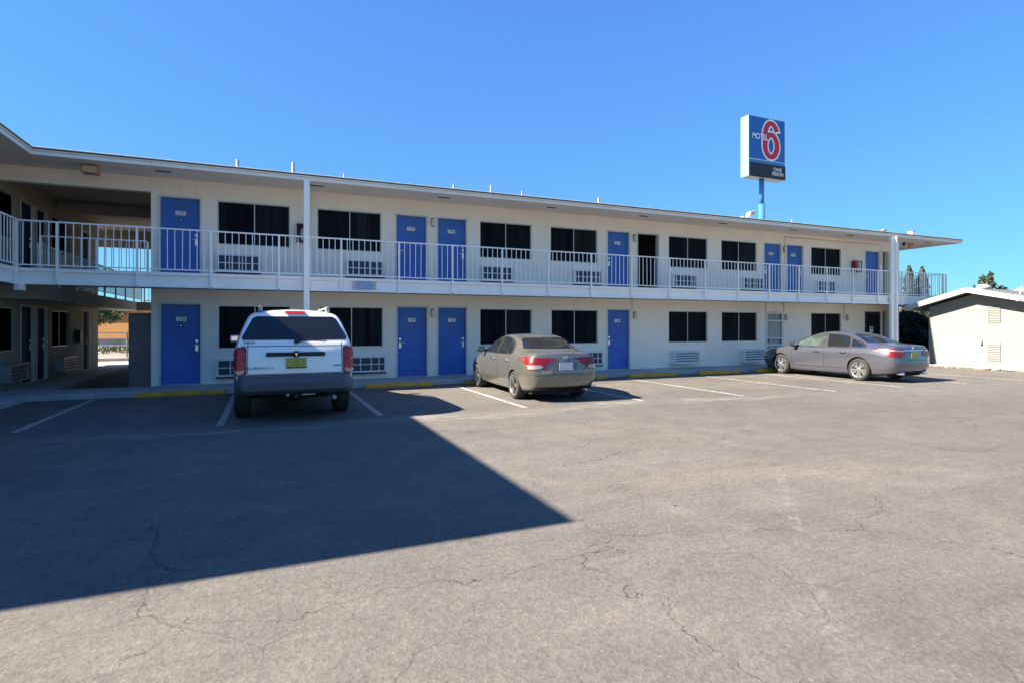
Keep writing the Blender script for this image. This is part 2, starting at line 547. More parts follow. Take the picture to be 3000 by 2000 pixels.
# painted stall lines
lines = [(-3.6, 15.15, 10.9), (-.76, 14.9, 10.3), (1.84, 14.6, 10.35), (4.67, 14.75, 10.2), (7.45, 14.7, 10.15),
         (10.15, 14.75, 9.95), (12.95, 14.6, 9.7), (15.5, 14.5, 9.7), (18.15, 14.3, 9.6), (20.75, 13.2, 9.5)]
for i, (x, y1, y0) in enumerate(lines):
    b = MB()
    dx = rnd.uniform(-.04, .04)
    n = 16
    L_, R_ = [], []
    for k in range(n + 1):
        t = k / n
        y = y0 + (y1 - y0) * t
        L_.append((x - .055 + dx * t + rnd.uniform(-.005, .005), y, .004))
        R_.append((x + .055 + dx * t + rnd.uniform(-.005, .005), y, .004))
    for k in range(n):
        b.face((L_[k], R_[k], R_[k + 1], L_[k + 1]), 'line')
    bmesh.ops.remove_doubles(b.bm, verts=b.bm.verts[:], dist=.0005)
    tag(b.build('parking_line'), kind='structure')

# ------------------------------------------------------------------ motel
FY, WX = 16.6, -5.9
fm = lambda u, d, z: (u, FY - d, z)            # front wall: d is out of the wall, towards the lot
wm = lambda u, d, z: (WX + d, u, z)            # side wing wall facing the lot
motel = thing('motel_building', 'long white two storey motel with blue doors, open gallery and a shaded side wing', 'building', (0, FY, 0))

def wallgrid(b, f, u0, u1, z0, z1, ops, m, depth=.22, ucuts=()):
    us = sorted({u0, u1, *[o[0] for o in ops], *[o[1] for o in ops], *ucuts})
    zs = sorted({z0, z1, *[o[2] for o in ops], *[o[3] for o in ops]})
    us = [u for u in us if u0 <= u <= u1]; zs = [z for z in zs if z0 <= z <= z1]
    hole = lambda u, z: any(o[0] < u < o[1] and o[2] < z < o[3] for o in ops)
    nu, nz = len(us) - 1, len(zs) - 1
    solid = [[not hole((us[i] + us[i + 1]) / 2, (zs[j] + zs[j + 1]) / 2) for j in range(nz)] for i in range(nu)]
    for i in range(nu):
        for j in range(nz):
            if not solid[i][j]:
                continue
            a, c, e, g = us[i], us[i + 1], zs[j], zs[j + 1]
            b.face([f(a, 0, e), f(c, 0, e), f(c, 0, g), f(a, 0, g)], m)
            b.face([f(a, -depth, e), f(a, -depth, g), f(c, -depth, g), f(c, -depth, e)], m)
            for di, dj, p in ((-1, 0, ((a, e), (a, g))), (1, 0, ((c, g), (c, e))), (0, -1, ((c, e), (a, e))), (0, 1, ((a, g), (c, g)))):
                ii, jj = i + di, j + dj
                if not (0 <= ii < nu and 0 <= jj < nz) or not solid[ii][jj]:
                    (p0, q0), (p1, q1) = p
                    b.face([f(p0, 0, q0), f(p1, 0, q1), f(p1, -depth, q1), f(p0, -depth, q0)], m)
    bmesh.ops.remove_doubles(b.bm, verts=b.bm.verts[:], dist=.0005)
    bmesh.ops.recalc_face_normals(b.bm, faces=b.bm.faces[:])

D = lambda a, c, z0, z1: (a, c, z0, z1)
LZ, UZ = (.12, 2.17), (2.85, 4.89)
LW, UW = (1.02, 2.17), (3.76, 4.91)
doors_up = [(-2.57, -1.69, '238', 1), (3.41, 4.30, '239', -1), (4.67, 5.56, '240', 1), (10.72, 11.60, '241', -1),
            (18.02, 18.90, '243', -1), (19.25, 20.14, '244', 1), (24.0, 24.89, None, -1)]
doors_lo = [(-2.56, -1.68, '133', 1), (3.44, 4.32, '134', -1), (4.68, 5.57, '135', 1), (10.72, 11.61, '136', -1)]
wins_up = [(-1.29, .49), (1.19, 2.97), (6.02, 7.81), (8.50, 10.30), (13.33, 15.13), (15.81, 17.61), (20.64, 22.44)]
wins_lo = [(-1.28, .50), (1.24, 3.02), (6.02, 7.82), (8.53, 10.32), (13.33, 15.13), (15.83, 17.63), (20.64, 22.44)]
OPEN = (11.97, 12.86)
SEC = (18.12, 19.02)
GLS = (24.0, 24.92)
REC = (25.13, 25.62)
ops = [D(a - .05, c + .05, UZ[0], UZ[1] + .05) for a, c, *_ in doors_up] + [D(a - .05, c + .05, LZ[0], LZ[1] + .05) for a, c, *_ in doors_lo]
ops += [D(a, c, *UW) for a, c in wins_up] + [D(a, c, *LW) for a, c in wins_lo]
ops += [D(OPEN[0] - .05, OPEN[1] + .05, UZ[0], UZ[1] + .05), D(SEC[0] - .05, SEC[1] + .05, .12, 2.2), D(GLS[0] - .05, GLS[1] + .05, .12, 2.25),
        D(*REC, 2.85, 4.95), D(*REC, .12, 2.3)]
b = MB()
wallgrid(b, fm, -2.77, 26.27, 0, 5.37, ops, 'stucco')
b.build('wall', motel)
# end walls and rear wall of the main wing
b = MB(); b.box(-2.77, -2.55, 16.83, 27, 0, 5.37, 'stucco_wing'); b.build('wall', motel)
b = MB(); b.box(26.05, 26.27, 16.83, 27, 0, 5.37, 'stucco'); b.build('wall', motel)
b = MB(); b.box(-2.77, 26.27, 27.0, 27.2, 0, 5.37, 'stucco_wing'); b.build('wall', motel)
# recess of the stair passage at the right end
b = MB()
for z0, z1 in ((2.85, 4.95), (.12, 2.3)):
    b.box(REC[0] - .15, REC[1] + .15, 18.0, 18.1, z0 - .1, z1 + .1, mat('recess_wall', (.30, .30, .26), .9))  # grey-green back wall: the recess shade is put into its colour
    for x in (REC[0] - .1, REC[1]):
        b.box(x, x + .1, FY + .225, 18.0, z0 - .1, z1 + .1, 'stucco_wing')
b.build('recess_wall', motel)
# ceiling line over the recesses and dark room behind the open door
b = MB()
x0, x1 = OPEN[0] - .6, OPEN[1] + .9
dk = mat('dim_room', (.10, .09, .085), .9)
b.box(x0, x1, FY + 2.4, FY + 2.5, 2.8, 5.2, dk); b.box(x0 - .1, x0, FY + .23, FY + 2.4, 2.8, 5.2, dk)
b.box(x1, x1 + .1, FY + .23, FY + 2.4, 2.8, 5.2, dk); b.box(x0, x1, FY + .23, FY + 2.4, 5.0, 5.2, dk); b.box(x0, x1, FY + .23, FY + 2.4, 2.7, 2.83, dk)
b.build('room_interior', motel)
# side wing: wall facing the lot
wdoors = [(10.9, 11.78, '129'), (12.0, 12.88, '130'), (18.27, 19.15, None), (19.34, 20.10, None), (23.39, 24.15, None)]
wwins = [(6.0, 7.8), (8.6, 10.4), (13.6, 15.4), (16.2, 17.9), (20.52, 22.05)]
wops = []
for z0, z1, w0, w1 in ((LZ[0], 2.12, 1.0, 2.08), (UZ[0], 4.85, 3.76, 4.88)):
    wops += [D(a - .05, c + .05, z0, z1 + .05) for a, c, *_ in wdoors] + [D(a, c, w0, w1) for a, c in wwins]
b = MB()
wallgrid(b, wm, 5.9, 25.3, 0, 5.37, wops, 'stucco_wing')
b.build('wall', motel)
b = MB()
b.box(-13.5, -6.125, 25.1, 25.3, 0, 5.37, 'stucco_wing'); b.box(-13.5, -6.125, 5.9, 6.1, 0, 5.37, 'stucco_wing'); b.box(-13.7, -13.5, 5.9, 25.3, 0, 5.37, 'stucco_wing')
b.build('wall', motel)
# header beams across the open passage
b = MB(); b.box(-5.9, -2.775, 16.603, 16.82, 5.0, 5.365, 'stucco'); b.build('beam', motel)
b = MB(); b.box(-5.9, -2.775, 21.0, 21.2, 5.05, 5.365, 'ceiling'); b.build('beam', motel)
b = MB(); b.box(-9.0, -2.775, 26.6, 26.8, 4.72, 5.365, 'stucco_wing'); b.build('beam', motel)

# roof: L-shaped membrane, soffit, gutter and trim
EX, EY, RX = -4.67, 15.05, 28.2
b = MB()
L = [(-14.5, 4.85), (EX, 4.85), (EX, EY), (RX, EY), (RX, 28.6), (-14.5, 28.6)]
b.prism(L, 5.40, 5.43, 'roof', lambda x, y, d: (x, y, d))
roof = b.build('roof', motel)
b = MB()
e0, e1 = 5.30, 5.37
b.face([(EX - .06, EY + .06, e0), (RX - .06, EY + .06, e0), (RX - .06, FY, e1), (WX, FY, e1)], 'soffit')
b.face([(EX - .06, EY + .06, e0), (WX, FY, e1), (WX, 4.9, e1), (EX - .06, 4.9, e0)], 'soffit')
b.face([(26.27, FY, e1), (RX - .06, FY, e1), (RX - .06, 28.5, e1), (26.27, 28.5, e1)], 'soffit')
b.build('soffit', roof)
b = MB()
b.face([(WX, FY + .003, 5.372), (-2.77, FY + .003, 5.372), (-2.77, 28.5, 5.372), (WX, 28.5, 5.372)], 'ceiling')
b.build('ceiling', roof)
def eave(p0, p1, m0, m1, name='gutter'):
    """gutter, drip lip and trim board along p0->p1; outside is to the right; m0/m1: mitre lengths (+ outer corner, - inner)"""
    p0, p1 = Vector((*p0, 0)), Vector((*p1, 0))
    t = (p1 - p0).normalized(); o = Vector((t.y, -t.x, 0))
    L = (p1 - p0).length
    for prof, nm, mm in (([(0, 5.45), (-.012, 5.455), (-.10, 5.455), (-.10, 5.368), (-.02, 5.368), (0, 5.40)], 'gutter', 'gutter'),
                         ([(-.03, 5.36), (-.03, 5.285), (-.12, 5.285), (-.12, 5.36)], 'trim_board', 'gutter')):
        b = MB()
        i = b.mi(mm)
        A, B = [], []
        for q, z in prof:
            A.append(b.bm.verts.new(p0 + o * q + t * (-q * m0) + Vector((0, 0, z))))
            B.append(b.bm.verts.new(p0 + o * q + t * (L + q * m1) + Vector((0, 0, z))))
        n = len(prof)
        for k in range(n):
            b.bm.faces.new((A[k], A[(k + 1) % n], B[(k + 1) % n], B[k]))
        b.bm.faces.new(A[::-1]); b.bm.faces.new(B)
        bmesh.ops.recalc_face_normals(b.bm, faces=b.bm.faces[:])
        for f in b.bm.faces: f.material_index = i
        b.build(nm, roof)
eave((EX, EY), (RX, EY), -1, 1)
eave((EX, 4.85), (EX, EY), 1, -1)
eave((RX, EY), (RX, 28.6), 1, 1)
eave((-14.5, 4.85), (EX, 4.85), 1, 1)
# pipes standing on the roof
for x, h in ((-.83, .17), (.58, .26), (1.97, .10), (5.29, .12), (6.55, .20), (7.65, .12), (10.6, .16), (20.0, .10)):
    b = MB()
    r = .038 if h > .15 else .028
    b.tube([(x, 17.0, 5.43), (x, 17.0, 5.96 + h)], r, 'metal_grey', 12)
    b.build('vent_pipe', roof)
b = MB(); b.box(26.55, 26.75, 16.2, 16.4, 5.43, 5.88, mat('faded_pink', (.60, .46, .42), .7), bev=.01); b.box(26.53, 26.77, 16.18, 16.42, 5.88, 5.90, 'cream'); b.build('roof_vent', roof)
b = MB(); b.tube([(24.3, 16, 5.43), (24.3, 16, 5.72)], .10, 'metal_grey', 12); b.tube([(24.3, 16, 5.72), (24.3, 16, 5.80)], .16, 'metal_grey', 12, r1=.05)
b.build('roof_vent', roof)
for x in (-2.37, 1.12, 4.61, 8.1, 11.58, 15.06, 18.6, 21.8, 26.9):
    b = MB()
    y = 15.72
    zz = e0 + (e1 - e0) * (y - EY - .06) / (FY - EY - .06)
    b.box(x - .17, x + .17, y - .05, y + .05, zz - .012, zz + .02, 'black')
    b.build('soffit_vent', roof)
for x, y in ((-5.15, 13.6), (-5.2, 17.4), (-3.5, 17.6)):
    b = MB(); z = 5.36 if y > 16 else 5.28
    b.box(x - .06, x + .06, y - .16, y + .16, z - .02, z + .005, 'black'); b.build('soffit_vent', roof)

# gallery floor of the upper storey
SY, SX = 15.2, -5.0
b = MB()
b.box(WX, 27.16, SY + .03, FY, 2.56, 2.85, 'deck')
b.box(26.27, 27.16, FY, 28.4, 2.56, 2.85, 'deck')
b.box(WX, SX - .03, 4.9, SY + .03, 2.56, 2.85, 'deck')
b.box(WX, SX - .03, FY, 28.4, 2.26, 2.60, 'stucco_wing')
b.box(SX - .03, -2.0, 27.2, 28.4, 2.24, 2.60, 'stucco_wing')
gal = b.build('gallery_floor', motel)
b = MB()
for p, q in (((SX, SY), (27.16, SY)),):
    b.box(SX, 27.19, SY - .035, SY + .025, 2.795, 2.868, 'trim')
    b.box(SX, 27.17, SY, SY + .028, 2.565, 2.779, 'trim'); b.box(SX, 27.16, SY + .012, SY + .027, 2.779, 2.795, 'trim')
    b.box(SX, 27.19, SY - .04, SY + .027, 2.515, 2.565, 'trim')
b.box(27.162, 27.21, SY + .03, 28.4, 2.52, 2.868, 'trim')
b.build('fascia_board', gal)
b = MB()
b.box(SX - .028, SX + .03, 4.9, SY - .03, 2.785, 2.868, 'trim')
b.box(SX - .029, SX, 4.9, SY - .002, 2.565, 2.785, 'trim')
b.box(SX - .027, SX + .04, 4.9, SY - .04, 2.515, 2.565, 'trim')
b.build('fascia_board', gal)
b = MB(); b.box(SX + .0, SX + .16, SY - .10, SY + .06, 2.38, 2.512, 'trim', bev=.006); b.build('beam_end', gal)

# roof posts
for xc, wd in ((.83, .14), (23.53, .30)):
    b = MB()
    if wd < .2:
        b.box(xc - wd / 2, xc + wd / 2, 15.035 - .0, 15.165, 0, 5.295, 'trim', bev=.008)
        b.box(xc - .12, xc + .12, 15.0, 15.20, 0, .02, 'trim', bev=.004)
    else:
        b.box(xc - .18, xc + .03, 15.06, 15.165, 0, 5.295, 'trim', bev=.006)
        b.box(xc + .032, xc + .15, 14.99, 15.165, 0, 5.295, 'trim', bev=.006)
    b.build('roof_post', motel)

# ---- doors, windows
def hardware(par, f, u, z, side, d=0.):
    b = MB()
    b.box(u - .035, u + .035, d, d + .025, z + .10, z + .17, 'steel', bev=.008, f=f)
    b.box(u - .038, u + .038, d, d + .03, z - .13, z + .05, 'steel', bev=.008, f=f)
    b.tube([f(u, d + .02, z + .02), f(u, d + .065, z + .02), f(u - side * .13, d + .065, z + .02)], .013, 'steel', 8)
    b.build('handle', par)

def door(f, a, c, z0, z1, num=None, side=1, m='blue', rec=.075, peep=True, fmat='frame'):
    b = MB()
    dd = -rec
    b.box(a + .004, c - .004, dd - .04, dd, z0 + .025, z1, m, f=f)
    o = b.build('door', motel)
    b = MB()
    for x0, x1 in ((a - .05, a), (c, c + .05)):
        b.box(x0, x1, -.14, .012, z0 + .003, z1 + .05, fmat, f=f)
    b.box(a, c, -.14, .012, z1 + .004, z1 + .05, fmat, f=f)
    b.box(a, c, -.13, -.005, z0 + .003, z0 + .022, 'alu', f=f)
    b.build('door_frame', o)
    xc = (a + c) / 2
    if num is not None or m in ('blue', 'blue_shade'):
        hardware(o, f, (c - .085) if side > 0 else (a + .085), z0 + .98, side, dd)
    if num:
        b = MB()
        zc = z1 - .37
        b.box(xc - .115, xc + .115, dd, dd + .006, zc - .055, zc + .055, 'plate', bev=.002, f=f)
        X = (Vector(f(1, 0, 0)) - Vector(f(0, 0, 0)))
        b.text(num, .125, f(xc, dd + .0075, zc), X, (0, 0, 1), 'ink', .001)
        b.build('number_plate', o)
        if peep:
            b = MB()
            b.box(xc - .042, xc + .042, dd, dd + .005, zc - .215, zc - .13, 'ink', f=f)
            b.tube([f(xc, dd + .004, zc - .172), f(xc, dd + .012, zc - .172)], .016, 'steel', 10)
            b.build('peephole', o)
    return o

def window(f, a, c, z0, z1, glass='screen', split=None):
    b = MB()
    xm = (a + c) / 2 if split is None else split
    b.box(a + .03, xm - .012, -.075, -.065, z0 + .03, z1 - .03, glass, f=f)
    b.box(xm + .012, c - .03, -.075, -.065, z0 + .03, z1 - .03, glass if f is wm or rnd.random() < .55 else 'screen_b', f=f)
    o = b.build('window', motel)
    b = MB()
    t = .03
    b.box(a, a + t, -.09, -.03, z0, z1, 'alu', f=f); b.box(c - t, c, -.09, -.03, z0, z1, 'alu', f=f)
    b.box(a + t, c - t, -.09, -.03, z0, z0 + t, 'alu', f=f); b.box(a + t, c - t, -.09, -.03, z1 - t, z1, 'alu', f=f)
    b.box(xm - .012, xm + .012, -.085, -.045, z0 + t, z1 - t, 'alu', f=f)
    b.build('window_frame', o)
    # backing so that no light comes through
    b = MB(); b.box(a, c, -.215, -.205, z0, z1, 'ink', f=f); b.build('light_blocker', o)
    return o

for a, c, n, s in doors_up: door(fm, a, c, UZ[0], UZ[1], n, s)
for a, c, n, s in doors_lo: door(fm, a, c, LZ[0], LZ[1], n, s)
for a, c in wins_up: window(fm, a, c, *UW)
for k, (a, c) in enumerate(wins_lo): window(fm, a, c, *LW)
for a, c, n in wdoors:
    door(wm, a, c, LZ[0], 2.12, n, 1, m='blue_shade'); door(wm, a, c, UZ[0], 4.85, None, 1, m='blue_shade')
for a, c in wwins:
    window(wm, a, c, 1.0, 2.08, 'screen_w'); window(wm, a, c, 3.76, 4.88, 'screen_w')
# open door of the upper storey, leaf swung into the room
a, c = OPEN
b = MB()
b.box(0, .88, -.04, 0, 2.875, 4.89, 'blue')
for v in b.bm.verts:
    x, y = v.co.x, v.co.y
    an = R(72)
    v.co.x = a + .01 + x * math.cos(an) - y * math.sin(an)
    v.co.y = FY + .10 + x * math.sin(an) + y * math.cos(an)
od = tag(b.build('door', motel), 'blue door standing open into a dark room')
b = MB()
for x0, x1 in ((a - .05, a), (c, c + .05)):
    b.box(x0, x1, -.14, .012, UZ[0] + .003, UZ[1] + .05, 'frame', f=fm)
b.box(a, c, -.14, .012, UZ[1] + .004, UZ[1] + .05, 'frame', f=fm)
b.box(a, c, -.13, -.005, UZ[0] + .003, UZ[0] + .022, 'alu', f=fm)
b.build('door_frame', od)
b = MB()
dirv = Vector((math.cos(R(72)), math.sin(R(72)), 0)); nrm = Vector((math.sin(R(72)), -math.cos(R(72)), 0))
p = Vector((a + .01, FY + .10, 0)) + dirv * .44 + nrm * .004
b.text('242', .125, p + Vector((0, 0, 4.52)), dirv, (0, 0, 1), 'plate', .002)
q = Vector((a + .01, FY + .10, 0)) + dirv * .80 + nrm * .005
b.tube([q + Vector((0, 0, 3.70)), q + Vector((0, 0, 3.98))], .035, 'steel', 8)
b.build('handle', od)
# security door: white iron grille
a, c = SEC
b = MB(); b.box(a, c, -.12, -.10, .14, 2.15, mat('mesh_screen', (.40, .39, .36), .8), f=fm); 
sd = tag(b.build('security_door', motel), 'white iron security door with upright bars and chevrons')
b = MB()
W = 'ac_white'
for x0, x1 in ((a, a + .05), (c - .05, c)): b.box(x0, x1, -.02, .015, .14, 2.15, W, f=fm)
for z0 in (.14, .86, 1.12, 1.82, 2.10): b.box(a + .05, c - .05, -.018, .012, z0, z0 + .045, W, f=fm)
for k in range(7):
    x = a + .05 + (k + 1) * (c - a - .1) / 8
    for z0, z1 in ((.185, .86), (1.165, 1.82)): b.box(x - .009, x + .009, -.012, .006, z0, z1, W, f=fm)
for zc in (1.01, 1.98):
    xm = (a + c) / 2
    b.tube([fm(xm + .09, .0, zc + .11), fm(xm - .07, .0, zc), fm(xm + .09, .0, zc - .11)], .013, 'metal_grey', 6, sm=False)
b.box(a + .055, a + .12, .012, .035, .95, 1.15, 'black', f=fm, bev=.004)
b.build('grille', sd)
b = MB()
for x0, x1 in ((a - .05, a), (c, c + .05)): b.box(x0, x1, -.14, .014, .125, 2.2, 'frame', f=fm)
b.box(a, c, -.14, .014, 2.152, 2.2, 'frame', f=fm)
b.build('door_frame', sd)
# dark glass door
a, c = GLS
b = MB(); b.box(a + .07, c - .07, -.06, -.05, .25, 2.13, 'glass', f=fm)
gd = tag(b.build('glass_door', motel), 'black framed glass door with a small paper notice')
b = MB()
for x0, x1 in ((a - .05, a + .07), (c - .07, c + .05)): b.box(x0, x1, -.12, .012, .125, 2.25, 'black', f=fm)
b.box(a + .07, c - .07, -.12, .012, 2.13, 2.25, 'black', f=fm); b.box(a + .07, c - .07, -.12, .01, .125, .25, 'black', f=fm)
b.box(a + .10, a + .24, .01, .04, 1.0, 1.04, 'steel', f=fm)
b.build('door_frame', gd)
b = MB(); b.box(a + .34, a + .57, -.05, -.046, 1.33, 1.60, 'plate', f=fm); b.box(a + .37, a + .54, -.046, -.044, 1.49, 1.56, 'ac_dark', f=fm)
b.build('paper_notice', gd)
b = MB(); b.box(a, c, -.215, -.205, .12, 2.2, 'ink', f=fm); b.build('backing', gd)
# conduits on the wall
b = MB()
b.tube([(19.10, FY - .02, 2.86), (19.10, FY - .02, 5.22), (24.9, FY - .02, 5.22), (25.02, FY - .02, 5.10), (25.02, FY - .02, 4.3)], .012, 'frame', 6)
b.build('conduit', motel)
b = MB()
for x in (11.72, 18.08, 19.06, 22.6):
    b = MB(); b.tube([(x, FY - .02, 2.2 if x < 22 else 1.9), (x, FY - .02, 2.56)], .014, 'frame', 6); b.build('conduit', motel)

M['dark_frame'] = mat('dark_maroon', (.045, .016, .02), .5)
M['rust_dark'] = mat('rusty_bracket', (.09, .055, .035), .9)
# ------------------------------------------------------------------ railings
def railing(name, label, p0, p1, posts, ztop, zbot, zfoot, group=None, m='rail', gap=.15, ends=True):
    """posts: distances along p0->p1 of the standing posts"""
    p0, p1 = Vector((*p0, 0)), Vector((*p1, 0))
    t = (p1 - p0).normalized(); nrm = Vector((-t.y, t.x, 0))
    th = thing(name, label, 'railing', p0 + Vector((0, 0, zfoot)), 0, group)
    def bx(b, s0, s1, w, z0, z1, mm=m):
        b.box(s0, s1, -w, w, z0, z1, mm, f=lambda x, y, z: tuple(p0 + t * x + nrm * y + Vector((0, 0, z))))
    cache = {}
    for i, s in enumerate(posts):
        b = MB(); bx(b, s - .022, s + .022, .024, zfoot, ztop - .002)
        if zfoot < 2.8: bx(b, s - .04, s + .04, .03, zfoot, zfoot + .05)
        b.build('post', th)
        if zfoot == 2.5 and rnd.random() < .55:
            b = MB(); bx(b, s - .03, s + .03, .034, zfoot + .012, zfoot + .03, 'rust_dark'); b.build('bracket', th)
    for s0, s1 in zip(posts, posts[1:]):
        b = MB()
        bx(b, s0 - .021, s1 - .023, .026, ztop - .002, ztop + .028)
        pn = b.build('top_rail', th)
        b = MB(); bx(b, s0 + .022, s1 - .022, .014, zbot - .012, zbot + .014); b.build('bottom_rail', pn)
        n = max(1, round((s1 - s0) / gap) - 1)
        for k in range(n):
            s = s0 + (s1 - s0) * (k + 1) / (n + 1)
            b = MB()
            j = rnd.uniform(-.008, .008)
            b.box(-.008, .008, -.008, .008, zbot + .014, ztop - .002, m, f=lambda x, y, z: tuple(p0 + t * (s + x + j * (z - zbot)) + nrm * y + Vector((0, 0, z))))
            b.build('baluster', pn)
    return th
PY = 15.15
px = [-5.01, -4.27, -2.80, -1.3, .19, 1.68, 3.18, 4.68, 6.18, 7.68, 9.18, 10.68, 12.19, 13.70, 15.19, 16.69, 18.19, 19.69, 21.17, 22.65, 24.15, 25.64, 27.14]
railing('balcony_railing', 'long white railing with upright bars along the upper floor gallery above the parked cars', (px[0], PY), (27.14, PY), [x - px[0] for x in px], 3.86, 2.93, 2.50)
railing('balcony_railing', 'white railing turning the inside corner towards the camera along the shaded side wing', (SX + .06, 15.09), (SX + .06, 5.0), [.03 + 1.5 * k for k in range(7)], 3.86, 2.93, 2.50)
railing('balcony_railing', 'short railing at the back of the gallery crossing the dark passage', (SX, 16.53), (-2.80, 16.53), [.03, 1.12, 2.17], 3.72, 2.93, 2.852)
railing('balcony_railing', 'railing running away into the dark passage beside the side wing wall', (SX - .06, 16.65), (SX - .06, 28.3), [.03 + 1.45 * k for k in range(9)], 3.56, 2.74, 2.26)
railing('balcony_railing', 'dark railing against the bright sky at the far end of the passage', (SX, 28.35), (-2.3, 28.35), [.03, 1.3, 2.65], 3.52, 2.70, 2.60, m='metal_grey')
railing('balcony_railing', 'railing at the right end of the gallery running back past the cypress trees', (27.10, 15.2), (27.10, 28.3), [.06 + 1.5 * k for k in range(9)], 3.86, 2.93, 2.852)

# ------------------------------------------------------------------ air conditioners, lamps, extinguishers, notices
AC_G = 'air conditioners set through the wall'
def ac_grid(f, a, c, z0, z1, label, dz=.02):
    t = thing('air_conditioner', label, 'air conditioner', f((a + c) / 2, 0, z0), 0, AC_G)
    b = MB(); o = .10
    b.box(a, c, .002, o, z0 + .0, z1, 'ac_dark', f=f)
    b.build('coil', t)
    b = MB(); b.box(a - .03, c + .04, .002, o - .01, z0 - .065, z0 - .022, 'ink', f=f); b.build('shadow_strip', t)  # black strip standing in for the shadow gap under the unit
    b = MB(); k = .028
    b.box(a - .02, a + k, .002, o + .03, z0 - .02, z1 + .02, 'ac_white', f=f); b.box(c - k, c + .02, .002, o + .03, z0 - .02, z1 + .02, 'ac_white', f=f)
    b.box(a + k, c - k, .002, o + .03, z1 - k + .01, z1 + .02, 'ac_white', f=f); b.box(a + k, c - k, .002, o + .03, z0 - .02, z0 + k, 'ac_white', f=f)
    b.build('housing', t)
    b = MB(); w = c - a
    b.box(a + k, c - k, o + .001, o + .02, (z0 + z1) / 2 - .012, (z0 + z1) / 2 + .012, 'ac_white', f=f)
    for q in (.30, .60, .82):
        x = a + w * q
        for zz0, zz1 in ((z0 + k, (z0 + z1) / 2 - .012), ((z0 + z1) / 2 + .012, z1 - k + .01)):
            b.box(x - .013, x + .013, o + .001, o + .02, zz0, zz1, 'ac_white', f=f)
    b.build('grille', t)
    return t
def ac_louvre(f, a, c, z0, z1, label, tilt=0.):
    t = thing('air_conditioner', label, 'air conditioner', f((a + c) / 2, 0, z0), 0, AC_G)
    o = .26
    g = lambda u, d, z: f(u, d, z + tilt * (u - a))
    b = MB()
    b.box(a, a + .03, .002, o, z0, z1, 'ac_white', f=g); b.box(c - .03, c, .002, o, z0, z1, 'ac_white', f=g)
    b.box(a + .03, c - .03, .002, o, z1 - .03, z1, 'ac_white', f=g); b.box(a + .03, c - .03, .002, o, z0, z0 + .03, 'ac_white', f=g)
    b.build('housing', t)
    b = MB(); b.box(a + .03, c - .03, .01, o - .07, z0 + .03, z1 - .03, 'ac_dark', f=g); b.build('coil', t)
    b = MB()
    n = 5
    for k in range(n):
        z = z0 + .045 + (z1 - z0 - .09) * k / (n - 1)
        b.box(a + .03, c - .03, o - .06, o - .005, z - .028, z + .028, 'ac_white', f=lambda u, d, zz: g(u, d, z + (zz - z) * .35 - (d - o) * .7 - .02))
    b.build('louvre', t)
    return t
ups = [(-1.30, -.28), (2.0, 3.02), (6.07, 7.09), (9.37, 10.39), (13.48, 14.50), (16.80, 17.82), (20.90, 21.92)]
upl = ['white framed air conditioner under the upper window right of door 238',
       'white framed air conditioner under the upper window left of door 239',
       'white framed air conditioner under the upper window right of door 240',
       'white framed air conditioner under the upper window left of door 241',
       'white framed air conditioner under the upper window right of the open doorway',
       'white framed air conditioner under the upper window left of door 243',
       'white framed air conditioner under the upper window right of door 244']
for (a, c), l in zip(ups, upl): ac_grid(fm, a, c, 3.07, 3.48, l)
for a, c, l in ((-1.28, -.26, 'white framed air conditioner half hidden by the white vehicle, right of door 133'),
                (2.06, 3.06, 'white framed air conditioner at ground level left of door 134'),
                (9.42, 10.44, 'white framed air conditioner at ground level behind the champagne sedan, left of door 136')):
    ac_grid(fm, a, c, .33, .74, l)
ac_louvre(fm, 13.40, 14.52, .27, .72, 'air conditioner sleeve with level slats on the ground floor, left of the two louvred ones')
ac_louvre(fm, 16.72, 17.84, .24, .72, 'air conditioner sleeve with crooked slats beside the white security door', .02)
M['ac_white'], keep_ = M['metal_grey'], M['ac_white']  # grey swapped for white: the wing's darkness put into the casing colour
ac_louvre(wm, 16.9, 18.0, .28, .72, 'bulky air conditioner low on the shaded wing wall at the edge of the view')
ac_louvre(wm, 20.6, 21.9, .28, .70, 'dark louvred air conditioner under the window inside the passage')
M['ac_white'] = keep_

LT_G = 'wall lamps beside the room doors'
def wall_lamp(f, u, z, label, dark=False):
    t = thing('wall_lamp', label, 'wall lamp', f(u, 0, z), 0, LT_G)
    b = MB(); b.box(u - .055, u + .055, .002, .03, z - .13, z + .13, 'metal_grey' if not dark else 'frame', f=f, bev=.004); b.build('back_plate', t)
    b = MB(); b.box(u - .048, u + .048, .03, .11, z - .11, z + .07, 'frame', f=f, bev=.012); b.build('lamp_cover', t)
for u, z, l in ((4.50, 4.75, 'small wall lamp between upper doors 239 and 240'), (4.50, 2.02, 'small wall lamp between lower doors 134 and 135'),
                (11.83, 4.73, 'small wall lamp between upper door 241 and the open doorway'), (11.83, 2.00, 'small wall lamp right of lower door 136'),
                (19.07 + .02, 4.72, 'small wall lamp between upper doors 243 and 244'), (19.18, 1.98, 'small wall lamp right of the white security door'),
                (22.80, 1.98, 'small wall lamp between the last lower window and the black glass door')):
    wall_lamp(fm, u, z, l)

